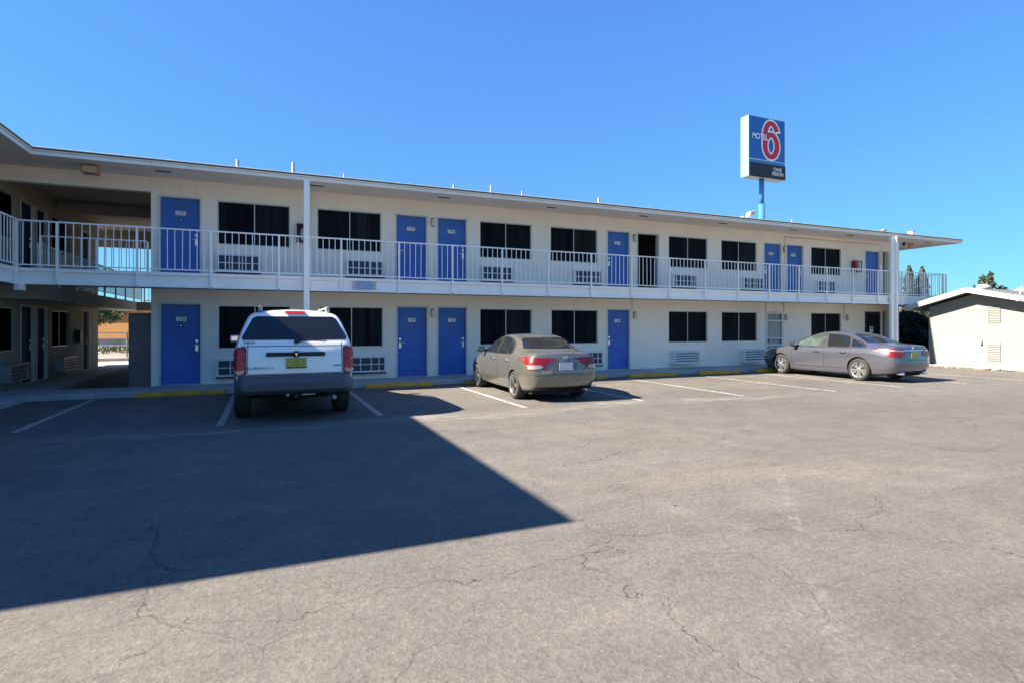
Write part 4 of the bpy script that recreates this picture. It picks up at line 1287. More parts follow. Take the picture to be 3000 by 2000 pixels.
class Car:
    def __init__(s, name, label, cat, loc, rz, stations, rear, front, creases, paint, arches, floor_z):
        s.root = thing(name, label, cat, loc, rz, None)
        cage = sub_cage(stations, rear, front, creases)
        me = evaluated(cage)
        bm = bmesh.new(); bm.from_mesh(me)
        s.bvh = BVHTree.FromBMesh(bm)
        bm.free()
        cage.data.materials.append(M[paint]); cage.data.materials.append(M['well'])
        cut = MB()
        for x, z, r in arches:
            for sg in (1, -1):
                cut.lathe([(0, .52 * sg), (r, .52 * sg), (r, 1.2 * sg), (0, 1.2 * sg)], 'well', lambda a, c, h, x=x, z=z: (x + a, h, z + c), 48, sm=False)
        co = cut.build('cutter')
        bo = cage.modifiers.new('b', 'BOOLEAN'); bo.object = co; bo.operation = 'DIFFERENCE'; bo.solver = 'EXACT'
        try: bo.material_mode = 'TRANSFER'
        except Exception: pass
        me2 = evaluated(cage)
        bpy.data.objects.remove(cage); bpy.data.objects.remove(co)
        for p in me2.polygons: p.use_smooth = True
        me2.set_sharp_from_angle(angle=R(38))
        me2.name = 'body'
        s.body = bpy.data.objects.new('body', me2); col.objects.link(s.body); s.body.parent = s.root
    def ray(s, o, d):
        h = s.bvh.ray_cast(Vector(o), Vector(d).normalized())
        return (h[0], h[1]) if h[0] is not None else (None, None)
    def proj(s, b, poly, axis, m, off=.004, step=.05, side=1, dirv=None):
        """lay a polygon on the body. axis 'side': poly (x,z); 'rear': poly (y,z); 'front': poly (y,z)"""
        # densify the outline and fill the inside with points
        P = []
        n = len(poly)
        for k in range(n):
            a, c = Vector(poly[k]), Vector(poly[(k + 1) % n])
            q = max(1, int((c - a).length / step))
            for j in range(q): P.append(a + (c - a) * j / q)
        xs = [p.x for p in P]; ys = [p.y for p in P]
        def inside(x, y):
            r = False
            for k in range(n):
                (x1, y1), (x2, y2) = poly[k], poly[(k + 1) % n]
                if (y1 > y) != (y2 > y) and x < (x2 - x1) * (y - y1) / (y2 - y1) + x1: r = not r
            return r
        pts = list(P)
        y = min(ys) + step / 2
        while y < max(ys):
            x = min(xs) + step / 2
            while x < max(xs):
                if inside(x, y) and all((p - Vector((x, y))).length > step * .45 for p in P): pts.append(Vector((x, y)))
                x += step
            y += step
        ne = len(P)
        res = delaunay_2d_cdt(pts, [(k, (k + 1) % ne) for k in range(ne)], [list(range(ne))], 1, 1e-5)
        verts, faces = res[0], res[2]
        out = []
        for v in verts:
            if axis == 'side': o, d = Vector((v.x, 3 * side, v.y)), Vector((0, -side, 0))
            elif axis == 'rear': o, d = Vector((-3, v.x, v.y)), Vector((1, 0, 0))
            elif axis == 'top': o, d = Vector((v.x, v.y, 4)), Vector((0, 0, -1))
            else: o, d = Vector((9, v.x, v.y)), Vector((-1, 0, 0))
            if dirv is not None:
                d = Vector(dirv).normalized(); o = Vector((o.x if axis == 'side' else 0, o.y if axis != 'side' else 0, o.z)) - d * 3
            p, nn = s.ray(o, d)
            out.append((p + nn * off) if p is not None else None)
        i = b.mi(m)
        vs = [b.bm.verts.new(p) if p is not None else None for p in out]
        want = -Vector((0, -side, 0)) if axis == 'side' else Vector((-1, 0, 0)) if axis == 'rear' else Vector((0, 0, 1)) if axis == 'top' else Vector((1, 0, 0))
        for f in faces:
            q = [vs[k] for k in f]
            if any(v is None for v in q): continue
            try: fc = b.bm.faces.new(q)
            except ValueError: continue
            fc.normal_update()
            if fc.normal.dot(want) < 0: fc.normal_flip()
            fc.material_index = i; fc.smooth = True
    def line(s, b, pts, axis, w, m, off=.003, side=1):
        """thin strip along a polyline"""
        pts = [Vector(p) for p in pts]
        L, Rr = [], []
        for k, p in enumerate(pts):
            t = (pts[min(k + 1, len(pts) - 1)] - pts[max(k - 1, 0)]).normalized(); nn = Vector((-t.y, t.x)) * w / 2
            L.append(tuple(p + nn)); Rr.append(tuple(p - nn))
        s.proj(b, L + Rr[::-1], axis, m, off, .06, side)
    def part(s, name, b, parent=None):
        return b.build(name, parent or s.root, local=True)
    def wheel(s, x, y, r, wid, rim_r, style):
        sg = 1 if y > 0 else -1
        f = lambda a, c, h: (x + a, y + h * sg, r + c)
        w = MB()
        w.lathe([(0, -.02), (rim_r * .9, -.02), (rim_r * .9, -wid * .8), (0, -wid * .8)], 'well', f, 24, sm=False)
        wo = s.part('wheel', w)
        b = MB(); h = wid
        rr = r - rim_r
        b.lathe([(rim_r, -.01), (rim_r + rr * .15, .012), (rim_r + rr * .6, .014), (r - .02, .0), (r - .004, -.022), (r, -.05), (r, -h * .5), (r, -h + .05), (r - .02, -h), (rim_r, -h)], 'tyre', f, 48)
        s.part('tyre', b, wo)
        b = MB()
        rm = 'rim' if style != 'dark' else 'rim_dark'
        b.lathe([(rim_r + .004, .004), (rim_r - .012, .008), (rim_r - .022, -.012), (rim_r - .03, -.06)], 'rim', f, 48)
        ns = {'split': 10, 'dark': 6, 'plain': 5}[style]
        for k in range(ns):
            a0 = 2 * PI * k / ns + (.12 if style == 'split' and k % 2 else -.12 if style == 'split' else 0)
            a1 = a0 + (-.05 if style == 'split' and k % 2 else .05 if style == 'split' else 0)
            ri, ro = .05, rim_r - .012
            wi, wo_ = (.020, .030) if style == 'split' else (.028, .034)
            ca, sa = math.cos(a0), math.sin(a0); cb, sb = math.cos(a1), math.sin(a1)
            def sp(u, v, hh):
                rad = ri + (ro - ri) * u
                ww = (wi + (wo_ - wi) * u) * v
                cc, ss = ca + (cb - ca) * u, sa + (sb - sa) * u
                return f(rad * cc - ww * ss, rad * ss + ww * cc, hh - .012 * u)
            b.box(0, 1, -1, 1, -.03, -.002, 'rim' if style != 'dark' else ('rim' if k % 2 else 'rim_dark'), f=sp)
        b.lathe([(.062, -.03), (.062, .002), (.045, .008), (0, .010)], rm, f, 24)
        s.part('rim', b, wo)
        return wo
    def mirror(s, x, y, z, m, sg):
        b = MB()
        b.box(x - .05, x + .10, min(y, y + sg * .20), max(y, y + sg * .20), z, z + .14, m, bev=.035, seg=3)
        b.box(x + .0, x + .06, min(y - sg * .08, y), max(y - sg * .08, y), z + .02, z + .06, 'black')
        o = s.part('side_mirror', b)
        b = MB(); b.box(x - .054, x - .051, min(y + sg * .03, y + sg * .17), max(y + sg * .03, y + sg * .17), z + .03, z + .115, 'mirror'); s.part('mirror_glass', b, o)

def st(x, zb, ws, z2, w2, z3, w3, zt, wt, z5, w5, z6, dx=(0, 0, 0, 0, 0, 0, 0)):
    p = [(x, 0, zb), (x, ws, zb), (x, w2, z2), (x, w3, z3), (x, wt, zt), (x, w5, z5), (x, 0, z6)]
    return [(a + d, b_, c) for (a, b_, c), d in zip(p, dx)]

def plate(car, b, y0, y1, z0, z1, m, x=None, off=.012, tilt=0):
    p, n = car.ray((-3, (y0 + y1) / 2, (z0 + z1) / 2), (1, 0, 0))
    x = p.x - off if x is None else x
    b.box(x - .006, x, y0, y1, z0, z1, m, bev=.002)
    return x

# ---- gunmetal sedan on the right
acc_st = [
 st(.10, .30, .60, .46, .76, .70, .80, .92, .76, 1.035, .66, 1.065, (0, 0, -.04, -.02, .02, .06, .02)),
 st(.24, .25, .80, .46, .895, .70, .915, .93, .875, 1.06, .72, 1.085),
 st(.68, .20, .82, .44, .915, .83, .935, .955, .885, 1.10, .69, 1.12),
 st(1.02, .19, .83, .44, .915, .83, .935, .965, .885, 1.20, .64, 1.235),
 st(1.62, .18, .83, .44, .915, .83, .935, .965, .885, 1.415, .60, 1.45),
 st(2.20, .18, .83, .44, .915, .83, .935, .96, .885, 1.45, .605, 1.495),
 st(2.78, .18, .83, .44, .915, .83, .935, .955, .885, 1.395, .61, 1.45),
 st(3.62, .18, .83, .44, .93, .72, .925, .945, .88, 1.00, .74, 1.04),
 st(4.20, .19, .81, .44, .925, .68, .91, .86, .85, .90, .66, .95),
 st(4.62, .20, .76, .42, .87, .60, .86, .74, .80, .80, .58, .84),
 st(4.84, .24, .55, .40, .70, .56, .70, .66, .66, .71, .50, .74, (0, 0, .03, .03, 0, -.03, 0)),
]
acc = Car('parked_car', 'gunmetal grey four door sedan with bright ten spoke wheels parked side on at the right', 'car', (17.09, 10.32, 0), R(90), acc_st,
          [(.05, 0, .30), (-.02, 0, .46), (.0, 0, .70), (.04, 0, .93), (.09, 0, 1.035)], [(4.87, 0, .24), (4.92, 0, .40), (4.92, 0, .56), (4.89, 0, .66), (4.86, 0, .71)],
          [('row', 1, (0, 10), .5), ('row', 4, (1, 8), .5), ('row', 3, (1, 8), .6), ('ring', 0, (1, 6), .35), ('row', 5, (0, 2), .45), ('row', 5, (3, 7), .45), ('row', 5, (7, 9), .3)], 'p_grey', [(1.10, .34, .375), (3.90, .34, .375)], .205)
c = acc
W_, Z_ = .905, .34
for x in (1.10, 3.90):
    for sg in (1, -1): c.wheel(x, sg * .905, .335, .225, .235, 'split')
for sg in (1, -1):
    b = MB(); c.proj(b, [(3.52, .955), (3.30, 1.10), (2.92, 1.295), (2.62, 1.355), (2.30, 1.388), (1.90, 1.382), (1.55, 1.335), (1.22, 1.215), (.92, 1.045), (.90, .99), (2.2, .968)], 'side', 'ink', .004, .05, sg)
    tr = c.part('window_surround', b)
    b = MB(); c.proj(b, [(3.40, .985), (3.20, 1.115), (2.90, 1.275), (2.62, 1.332), (2.40, 1.363), (2.33, 1.366), (2.24, .985)], 'side', 'glass_green', .008, .05, sg)
    c.part('front_window', b)
    b = MB(); c.proj(b, [(2.14, .985), (2.24, 1.366), (1.95, 1.361), (1.68, 1.328), (1.50, 1.28), (1.40, .995)], 'side', 'glass', .008, .05, sg)
    c.part('rear_window', b)
    b = MB(); c.proj(b, [(1.345, .998), (1.435, 1.25), (1.25, 1.17), (1.02, 1.05), (1.02, 1.01)], 'side', 'glass', .008, .04, sg)
    c.part('quarter_window', b)
    b = MB(); c.line(b, [(.90, .985), (1.5, .965), (2.4, .955), (3.5, .945)], 'side', .018, 'chrome', .010, sg); c.part('window_trim', b)
    b = MB()
    c.line(b, [(2.26, .95), (2.24, .70), (2.26, .36)], 'side', .010, 'ink', .003, sg)
    c.line(b, [(3.42, .93), (3.47, .70), (3.42, .36)], 'side', .010, 'ink', .003, sg)
    c.line(b, [(1.40, .95), (1.33, .84), (1.44, .70), (1.50, .62)], 'side', .010, 'ink', .003, sg)
    c.line(b, [(1.5, .36), (2.4, .345), (3.45, .345)], 'side', .010, 'ink', .003, sg)
    c.part('door_seam', b)
    b = MB()
    for x in (2.50, 1.58):
        p, nn = c.ray((x, 3 * sg, .83), (0, -sg, 0))
        b.tube([p + Vector((-.09, .005 * sg, 0)), p + Vector((-.05, .035 * sg, .003)), p + Vector((.06, .035 * sg, .003)), p + Vector((.10, .005 * sg, 0))], .014, 'p_grey', 8)
    c.part('door_handle', b)
    c.mirror(3.28, .90 * sg, .96, 'ink', sg)
    b = MB()
    c.proj(b, [(.02, .72), (.34, .83), (.55, .955), (.30, .975), (.02, .95)], 'side', 'lamp_red', .010, .04, sg)
    c.proj(b, [(sg * .40, .77), (sg * .86, .74), (sg * .91, .95), (sg * .46, .915)], 'rear', 'lamp_red', .010, .04)
    o = c.part('tail_lamp', b)
    b = MB(); c.proj(b, [(.18, .925), (.34, .905), (.56, .958), (.30, .978)], 'side', 'lamp_clear', .014, .03, sg); c.proj(b, [(sg * .42, .885), (sg * .84, .905), (sg * .88, .945), (sg * .46, .915)], 'rear', 'lamp_clear', .014, .03); c.part('lamp_glass', b, o)
    b = MB(); c.proj(b, [(4.50, .60), (4.86, .56), (4.80, .70), (4.40, .755)], 'side', 'lamp_clear', .008, .04, sg); c.part('headlight', b)
b = MB(); c.proj(b, [(-.66, 1.135), (.66, 1.135), (.55, 1.345), (.42, 1.372), (-.42, 1.372), (-.55, 1.345)], 'rear', 'glass', .008, .06); c.part('rear_glass', b)
b = MB(); c.proj(b, [(-.70, 1.06), (.70, 1.06), (.56, 1.37), (-.56, 1.37)], 'front', 'glass', .008, .06); c.part('windscreen', b)
b = MB(); c.proj(b, [(-.44, .905), (.44, .905), (.44, .932), (-.44, .932)], 'rear', 'chrome', .012, .05); c.part('boot_trim', b)
b = MB(); x = plate(c, b, -.16, .16, .72, .87, 'tag_yellow'); 
pl = c.part('number_plate', b)
b = MB(); p, nn = c.ray((-3, 0, .99), (1, 0, 0)); b.box(p.x - .012, p.x, -.045, .045, .965, 1.03, 'chrome', bev=.004); c.part('emblem', b)
b = MB()
c.line(b, [(-.68, 1.02), (-.62, .74), (-.55, .64), (.55, .64), (.62, .74), (.68, 1.02)], 'rear', .011, 'ink', .003); c.part('boot_seam', b)
b = MB(); c.proj(b, [(-.66, .23), (.66, .23), (.60, .33), (-.60, .33)], 'rear', 'black', .012, .05); c.part('rear_valance', b)
b = MB()
for sg in (1, -1): b.tube([(.02, .52 * sg, .27), (.3, .52 * sg, .27)], .04, 'chrome', 12)
c.part('exhaust', b)
b = MB(); b.box(.35, 4.6, -.75, .75, .17, .24, 'well'); c.part('underbody', b)

# ---- champagne sedan in the middle
civ_st = [
 st(.08, .32, .58, .48, .72, .72, .76, .93, .72, 1.035, .62, 1.06, (0, 0, -.03, -.03, .02, .06, .02)),
 st(.22, .26, .76, .47, .855, .72, .87, .94, .83, 1.06, .68, 1.085),
 st(.56, .21, .80, .44, .88, .74, .885, .96, .85, 1.085, .67, 1.11),
 st(.86, .20, .80, .44, .88, .74, .885, .965, .86, 1.18, .63, 1.22),
 st(1.42, .19, .80, .44, .88, .74, .885, .965, .865, 1.40, .60, 1.43),
 st(2.00, .19, .80, .44, .88, .74, .885, .96, .865, 1.43, .605, 1.47),
 st(2.50, .19, .80, .44, .88, .74, .885, .95, .86, 1.375, .61, 1.43),
 st(3.48, .19, .80, .44, .88, .72, .875, .92, .83, .975, .70, 1.02),
 st(3.98, .20, .78, .44, .87, .68, .86, .83, .79, .87, .60, .92),
 st(4.30, .21, .72, .42, .81, .60, .80, .72, .74, .78, .52, .82),
 st(4.46, .25, .52, .40, .66, .54, .66, .64, .62, .69, .46, .72, (0, 0, .03, .03, 0, -.03, 0)),
]
civ = Car('parked_car', 'champagne four door sedan with dark alloy wheels parked tail out in the middle', 'car', (5.80, 10.58, 0), R(88.0), civ_st,
          [(.03, 0, .32), (-.03, 0, .48), (-.01, 0, .72), (.03, 0, .94), (.07, 0, 1.04)], [(4.49, 0, .25), (4.53, 0, .40), (4.53, 0, .54), (4.50, 0, .64), (4.47, 0, .69)],
          [('row', 1, (0, 10), .5), ('row', 4, (1, 8), .3), ('row', 3, (1, 8), .25), ('ring', 0, (1, 6), .3), ('row', 5, (0, 2), .5), ('row', 5, (3, 7), .45), ('row', 5, (7, 9), .3)], 'p_beige', [(.98, .315, .35), (3.68, .315, .35)], .215)
c = civ
civr = civ.root; civr.scale = (1, .965, 1)
for x in (.98, 3.68):
    for sg in (1, -1): c.wheel(x, sg * .865, .315, .215, .225, 'dark')
for sg in (1, -1):
    b = MB(); c.proj(b, [(3.32, .955), (3.05, 1.10), (2.72, 1.27), (2.40, 1.345), (2.05, 1.378), (1.70, 1.368), (1.42, 1.315), (1.22, 1.22), (1.13, 1.05), (1.16, .985), (2.2, .965)], 'side', 'ink', .004, .05, sg)
    c.part('window_surround', b)
    b = MB(); c.proj(b, [(3.22, .98), (2.98, 1.115), (2.70, 1.258), (2.40, 1.322), (2.18, 1.350), (2.10, .982)], 'side', 'glass', .008, .05, sg); c.part('front_window', b)
    b = MB(); c.proj(b, [(2.01, .984), (2.09, 1.354), (1.85, 1.354), (1.70, 1.345), (1.52, 1.310), (1.50, .995)], 'side', 'glass', .008, .05, sg); c.part('rear_window', b)
    b = MB(); c.proj(b, [(1.46, .998), (1.48, 1.30), (1.30, 1.20), (1.20, 1.05), (1.22, 1.01)], 'side', 'glass', .008, .04, sg); c.part('quarter_window', b)
    b = MB()
    c.line(b, [(2.05, .95), (2.02, .70), (2.05, .36)], 'side', .010, 'ink', .003, sg)
    c.line(b, [(3.22, .93), (3.25, .70), (3.20, .36)], 'side', .010, 'ink', .003, sg)
    c.line(b, [(1.22, .95), (1.17, .84), (1.30, .68), (1.36, .60)], 'side', .010, 'ink', .003, sg)
    c.line(b, [(1.36, .36), (2.2, .35), (3.24, .35)], 'side', .010, 'ink', .003, sg)
    c.part('door_seam', b)
    b = MB(); c.line(b, [(1.40, .43), (2.2, .42), (3.2, .42)], 'side', .03, 'chrome', .004, sg) if False else c.line(b, [(1.40, .43), (2.2, .42), (3.2, .42)], 'side', .02, 'p_beige', .014, sg); c.part('side_moulding', b)
    b = MB()
    for x in (2.28, 1.40):
        p, nn = c.ray((x, 3 * sg, .85), (0, -sg, 0))
        b.tube([p + Vector((-.09, .005 * sg, 0)), p + Vector((-.05, .035 * sg, .003)), p + Vector((.06, .035 * sg, .003)), p + Vector((.10, .005 * sg, 0))], .015, 'chrome', 8)
    c.part('door_handle', b)
    c.mirror(3.06, .85 * sg, .97, 'black', sg)
    b = MB()
    c.proj(b, [(.0, .71), (.20, .74), (.36, .87), (.40, .965), (.20, .965), (.0, .94)], 'side', 'lamp_red', .010, .04, sg)
    c.proj(b, [(sg * .34, .865), (sg * .52, .76), (sg * .62, .71), (sg * .84, .70), (sg * .86, .96), (sg * .42, .945)], 'rear', 'lamp_red', .010, .04)
    o = c.part('tail_lamp', b)
    b = MB(); c.proj(b, [(sg * .54, .765), (sg * .60, .725), (sg * .83, .715), (sg * .84, .80), (sg * .60, .80)], 'rear', 'lamp_clear', .014, .03); c.part('lamp_glass', b, o)
b = MB(); c.proj(b, [(-.66, 1.125), (.66, 1.125), (.55, 1.32), (.42, 1.348), (-.42, 1.348), (-.55, 1.32)], 'rear', 'glass', .008, .06); c.part('rear_glass', b)
b = MB(); c.proj(b, [(-.66, 1.04), (.66, 1.04), (.55, 1.34), (-.55, 1.34)], 'front', 'glass', .008, .06); c.part('windscreen', b)
b = MB()
c.line(b, [(-.66, 1.03), (-.60, .88), (-.48, .72), (-.40, .62), (.40, .62), (.48, .72), (.60, .88), (.66, 1.03)], 'rear', .011, 'ink', .003)
c.line(b, [(-.80, .585), (.80, .585)], 'rear', .010, 'ink', .003)
c.part('boot_seam', b)
b = MB(); c.proj(b, [(-.26, .70), (.26, .70), (.30, .86), (-.30, .86)], 'rear', mat('plate_recess', (.12, .115, .11), .4, .4), .003, .04); c.part('plate_recess', b)
b = MB(); x = plate(c, b, -.165, .165, .695, .85, 'tag_pale')
b.box(x - .008, x - .006, -.165, .165, .833, .85, 'tag_pale'); pl = c.part('number_plate', b)
b = MB(); p, nn = c.ray((-3, 0, .955), (1, 0, 0))
f = lambda y0, y1, z0, z1: b.box(p.x - .014, p.x, y0, y1, z0, z1, 'chrome', bev=.002)
f(-.042, -.028, .915, .995); f(.028, .042, .915, .995); f(-.028, .028, .948, .962); c.part('emblem', b)
b = MB(); p, nn = c.ray((-3, .5, .66), (1, 0, 0)); b.text('CIVIC', .085, (p.x - .012, .46, .655), (0, -1, 0), (0, 0, 1), 'chrome', .002, squash=1.25); c.part('lettering', b)
b = MB(); c.proj(b, [(-.74, .25), (.74, .25), (.70, .33), (-.70, .33)], 'rear', 'black', .012, .05); c.part('rear_valance', b)
b = MB(); b.tube([(.0, -.5, .26), (.3, -.5, .26)], .03, 'metal_grey', 10); c.part('exhaust', b)
b = MB(); b.box(.32, 4.2, -.7, .7, .17, .24, 'well'); c.part('underbody', b)

# ---- white sport utility vehicle
suv_st = [
 st(.10, .52, .78, .66, .90, 1.00, .94, 1.34, .895, 1.80, .715, 1.90, (0, 0, 0, 0, .05, .36, .36)),
 st(.20, .48, .84, .66, .94, 1.00, .962, 1.34, .93, 1.84, .735, 1.93, (0, 0, 0, 0, .06, .36, .36)),
 st(.75, .46, .85, .66, .965, 1.00, .985, 1.34, .955, 1.865, .735, 1.955, (0, 0, 0, 0, 0, .1, .1)),
 st(1.7, .44, .85, .66, .965, 1.00, .985, 1.34, .955, 1.875, .735, 1.965),
 st(2.6, .44, .85, .66, .965, 1.00, .985, 1.33, .955, 1.865, .735, 1.955),
 st(3.25, .44, .85, .66, .965, 1.00, .98, 1.31, .95, 1.79, .73, 1.88),
 st(3.85, .44, .85, .66, .96, 1.00, .97, 1.20, .93, 1.26, .80, 1.32),
 st(4.50, .44, .85, .66, .955, .98, .955, 1.12, .90, 1.18, .74, 1.24),
 st(4.92, .44, .80, .64, .90, .90, .90, 1.02, .86, 1.08, .70, 1.12),
 st(5.06, .46, .70, .62, .80, .86, .80, .96, .76, 1.00, .60, 1.02),
]
suv = Car('sport_utility_vehicle', 'white sport utility vehicle seen square from behind, in the shade at the left', 'car', (.40, 10.15, 0), R(90.6), suv_st,
          [(.07, 0, .52), (.06, 0, .66), (.05, 0, 1.00), (.10, 0, 1.34), (.44, 0, 1.81)], [(5.10, 0, .46), (5.12, 0, .62), (5.11, 0, .86), (5.09, 0, .96), (5.07, 0, 1.00)],
          [('row', 1, (0, 9), .5), ('row', 5, (0, 5), .40), ('row', 4, (0, 7), .3), ('ring', 0, (1, 6), .5), ('ring', 1, (1, 6), .2)], 'p_white', [(1.12, .39, .44), (4.15, .39, .44)], .49)
c = suv
for x in (1.12, 4.15):
    for sg in (1, -1): c.wheel(x, sg * .965, .385, .25, .225, 'plain')
b = MB(); c.proj(b, [(-.825, 1.385), (.825, 1.385), (.84, 1.43), (.68, 1.75), (.62, 1.785), (-.62, 1.785), (-.68, 1.75), (-.84, 1.43)], 'rear', 'glass', .006, .06); rg = c.part('rear_glass', b)
b = MB(); c.proj(b, [(-.70, 1.30), (.70, 1.30), (.62, 1.76), (-.62, 1.76)], 'front', 'glass', .006, .06); c.part('windscreen', b)
for sg in (1, -1):
    b = MB(); c.proj(b, [(.62, 1.37), (1.55, 1.37), (1.55, 1.74), (.80, 1.74)], 'side', 'glass', .006, .06, sg); c.part('rear_quarter_window', b)
    b = MB(); c.proj(b, [(1.68, 1.36), (2.45, 1.35), (2.45, 1.76), (1.68, 1.75)], 'side', 'glass', .006, .06, sg); c.part('rear_window', b)
    b = MB(); c.proj(b, [(2.55, 1.35), (3.65, 1.32), (3.30, 1.66), (3.05, 1.76), (2.55, 1.76)], 'side', 'glass', .006, .06, sg); c.part('front_window', b)
    b = MB(); c.line(b, [(2.5, 1.33), (2.5, .6)], 'side', .01, 'ink', .003, sg); c.line(b, [(1.62, 1.33), (1.60, .9), (1.65, .6)], 'side', .01, 'ink', .003, sg); c.line(b, [(3.6, 1.28), (3.6, .6)], 'side', .01, 'ink', .003, sg); c.part('door_seam', b)
    # tail lamp: two stacked round lobes
    S = lambda pts: [(sg * a, z) for a, z in pts]
    outl = [(.765, .83), (.765, 1.255), (.80, 1.275), (.90, 1.265), (.955, 1.22), (.965, 1.13), (.945, 1.06), (.96, 1.0), (.985, .93), (.98, .86), (.95, .815), (.85, .80)]
    b = MB(); c.proj(b, S(outl), 'rear', 'lamp_dred', .012, .035); c.proj(b, [(.17, .84), (.24, .84), (.29, 1.0), (.31, 1.22), (.24, 1.26), (.20, 1.2)], 'side', 'lamp_dred', .010, .04, sg)
    o = c.part('tail_lamp', b)
    b = MB()
    for yc, zc, r_ in ((.865, 1.155, .085), (.872, .975, .085)):
        c.proj(b, [(sg * (yc + r_ * math.cos(a * PI / 10)), zc + r_ * math.sin(a * PI / 10)) for a in range(20)], 'rear', 'lamp_suv', .020, .03)
    c.part('lamp_lens', b, o)
    b = MB(); c.proj(b, S([(.79, .90), (.97, .90), (.945, .845), (.87, .825), (.81, .85)]), 'rear', 'lamp_clear', .019, .03); c.part('lamp_glass', b, o)
    c.mirror(3.42, .97 * sg, 1.28, 'bumper' if sg < 0 else 'p_white', sg)
    # roof rail
    b = MB(); z = 1.96
    b.tube([(.62, .58 * sg, 1.88), (.72, .58 * sg, 1.935), (1.2, .58 * sg, 1.955), (2.6, .58 * sg, 1.955), (3.0, .58 * sg, 1.93), (3.1, .58 * sg, 1.86)], .022, 'metal_grey', 8)
    b.box(.58, .74, .56 * sg - .035, .56 * sg + .075 * 0 + .035, 1.87, 1.97, 'metal_grey', bev=.02)
    c.part('roof_rail', b)
b = MB(); c.proj(b, [(-.17, 1.825), (.17, 1.825), (.16, 1.87), (-.16, 1.87)], 'rear', 'lamp_suv', .016, .03); c.part('brake_lamp', b)
# black handle bar across the tailgate
b = MB()
px_, _ = c.ray((-3, 0, 1.15), (1, 0, 0))
b.box(px_.x - .035, px_.x + .01, -.47, .47, 1.115, 1.185, 'black', bev=.02, seg=3)
b.lathe([(.062, 0), (.062, .02), (.05, .03), (0, .032)], 'black', lambda a, d, h: (px_.x - .022 - h, a, 1.152 + d * .9), 24)
hb = c.part('tailgate_handle', b)
b = MB()   # shield emblem with a horned head
ex = px_.x - .056
def em(pts): 
    b.face([(ex, y, 1.152 + z) for y, z in pts], 'chrome')
em([(.026, .026), (.012, .004), (.008, -.028), (0, -.034), (-.008, -.028), (-.012, .004), (-.026, .026), (-.014, .020), (0, .006), (.014, .020)])
b2 = c.part('emblem', b, hb)
b = MB(); c.proj(b, [(-.30, 1.10), (.30, 1.10), (.25, .88), (-.25, .88)], 'rear', 'p_white', .002, .05); c.part('plate_recess', b)
b = MB(); x = plate(c, b, -.165, .165, .915, 1.09, 'tag_yellow'); b.box(x - .010, x - .006, -.165, .165, .915, .935, 'leaf'); c.part('number_plate', b)
def word(s_, y, z, size, sq, m='bumper'):
    bb = MB(); p, n_ = c.ray((-3, y, z), (1, 0, 0)); bb.text(s_, size, (p.x - .006, y, z), (0, -1, 0), (0, 0, 1), m, .003, squash=sq); c.part('lettering', bb)
word('DODGE', .73, 1.345, .055, .9); word('DURANGO', .56, .925, .055, 1.5); word('LIMITED', -.67, .945, .045, .75)
b = MB()
c.line(b, [(-.90, 1.285), (.90, 1.285)], 'rear', .012, 'ink', .003)
c.line(b, [(-.745, 1.35), (-.75, .83)], 'rear', .010, 'ink', .003); c.line(b, [(.745, 1.35), (.75, .83)], 'rear', .010, 'ink', .003)
c.line(b, [(-.75, .825), (.75, .825)], 'rear', .012, 'ink', .003)
c.part('tailgate_seam', b)
# wiper
b = MB(); p0, n_ = c.ray((-3, -.0, 1.355), (1, 0, 0)); p1, n_ = c.ray((-3, -.50, 1.362), (1, 0, 0))
b.tube([p0 + Vector((-.03, 0, 0)), p0 + Vector((-.045, -.12, .03)), p0 + Vector((-.04, -.30, .022)), p1 + Vector((-.03, 0, 0))], .022, 'ink', 8, r1=.008); b.tube([p0 + Vector((.02, 0, 0)), p0 + Vector((-.05, 0, 0))], .035, 'ink', 12); c.part('rear_wiper', b)
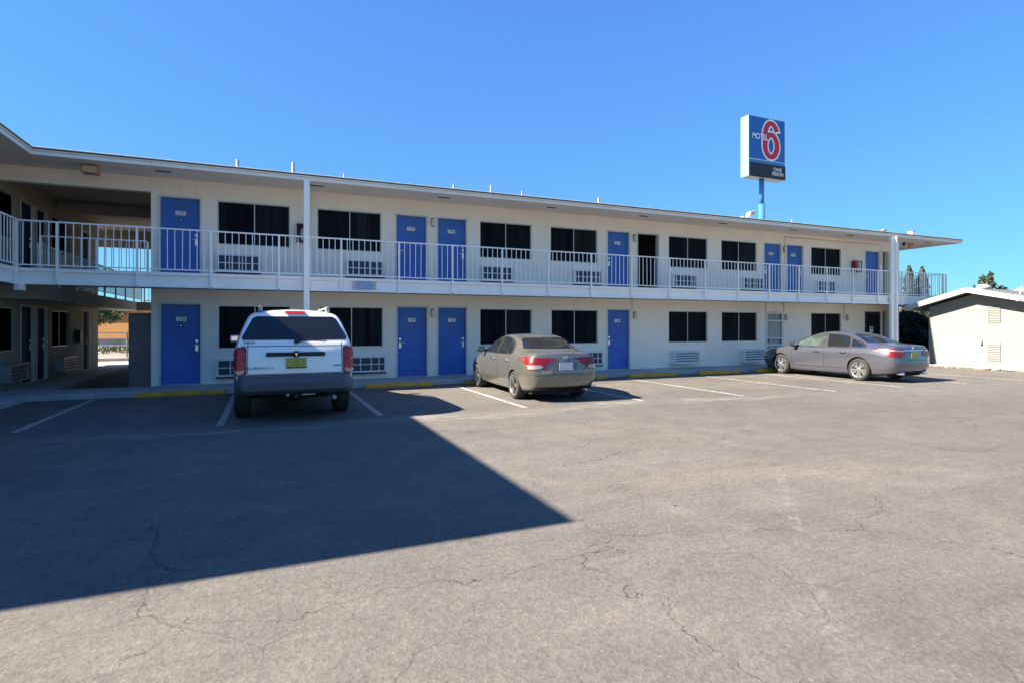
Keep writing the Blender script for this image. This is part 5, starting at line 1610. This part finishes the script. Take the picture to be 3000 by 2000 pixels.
# bumper
b = MB()
prof = [(.30, .46), (.06, .49), (-.02, .56), (-.03, .68), (.0, .73), (.0, .79), (.06, .815), (.30, .82)]
def bumper(prof, W, b):
    rows = []
    n = 36
    for k in range(n + 1):
        q = -1 + 2 * k / n
        y = W * math.sin(q * PI / 2 * .999) if False else W * q
        e = max(0, abs(q) - .82) / .18
        back = .30 * (1 - math.sqrt(max(0, 1 - e * e))) + .02 * q * q
        sh = W * (1 - .02 * e)
        rows.append([b.bm.verts.new((x + back, q * sh, z + (.03 * e if z < .6 else 0))) for x, z in prof])
    i = b.mi('bumper')
    for k in range(n):
        for j in range(len(prof) - 1):
            f = b.bm.faces.new((rows[k][j], rows[k][j + 1], rows[k + 1][j + 1], rows[k + 1][j])); f.material_index = i; f.smooth = True
    bmesh.ops.recalc_face_normals(b.bm, faces=b.bm.faces[:])
bumper(prof, .965, b)
for sg in (1, -1): b.box(.28, .68, sg * .925 - .035, sg * .925 + .035, .48, .81, 'bumper', bev=.025)
bm_ = b.build('bumper', c.root, local=True, smooth_angle=35)
b = MB(); c.proj(b, [(-.9, .3), (.9, .3), (.9, .31), (-.9, .31)], 'rear', 'black', .01, .1)
b.box(.10, .30, -.05, .05, .44, .53, 'ink', bev=.01); b.tube([(-.04, .0, .455), (.2, .0, .455)], .03, 'ink', 8); b.box(-.03, .3, -.30, -.08, .46, .49, 'metal_grey', bev=.005); b.tube([(-.02, .14, .45), (-.02, .14, .5)], .028, 'metal_grey', 10)
c.part('tow_hitch', b)
b = MB(); b.tube([(.02, -.62, .40), (.6, -.62, .40)], .035, 'metal_grey', 10); b.tube([(.6, -.62, .40), (1.3, -.4, .38)], .035, 'metal_grey', 10); c.part('exhaust', b)
b = MB(); b.box(.5, 4.8, -.55, .55, .36, .52, 'well'); b.tube([(1.12, -.75, .38), (1.12, .75, .38)], .05, 'ink', 10); b.lathe([(.13, -.1), (.15, 0), (.13, .1)], 'ink', lambda a, d, h: (1.12 + a, h, .38 + d), 16); c.part('underbody', b)
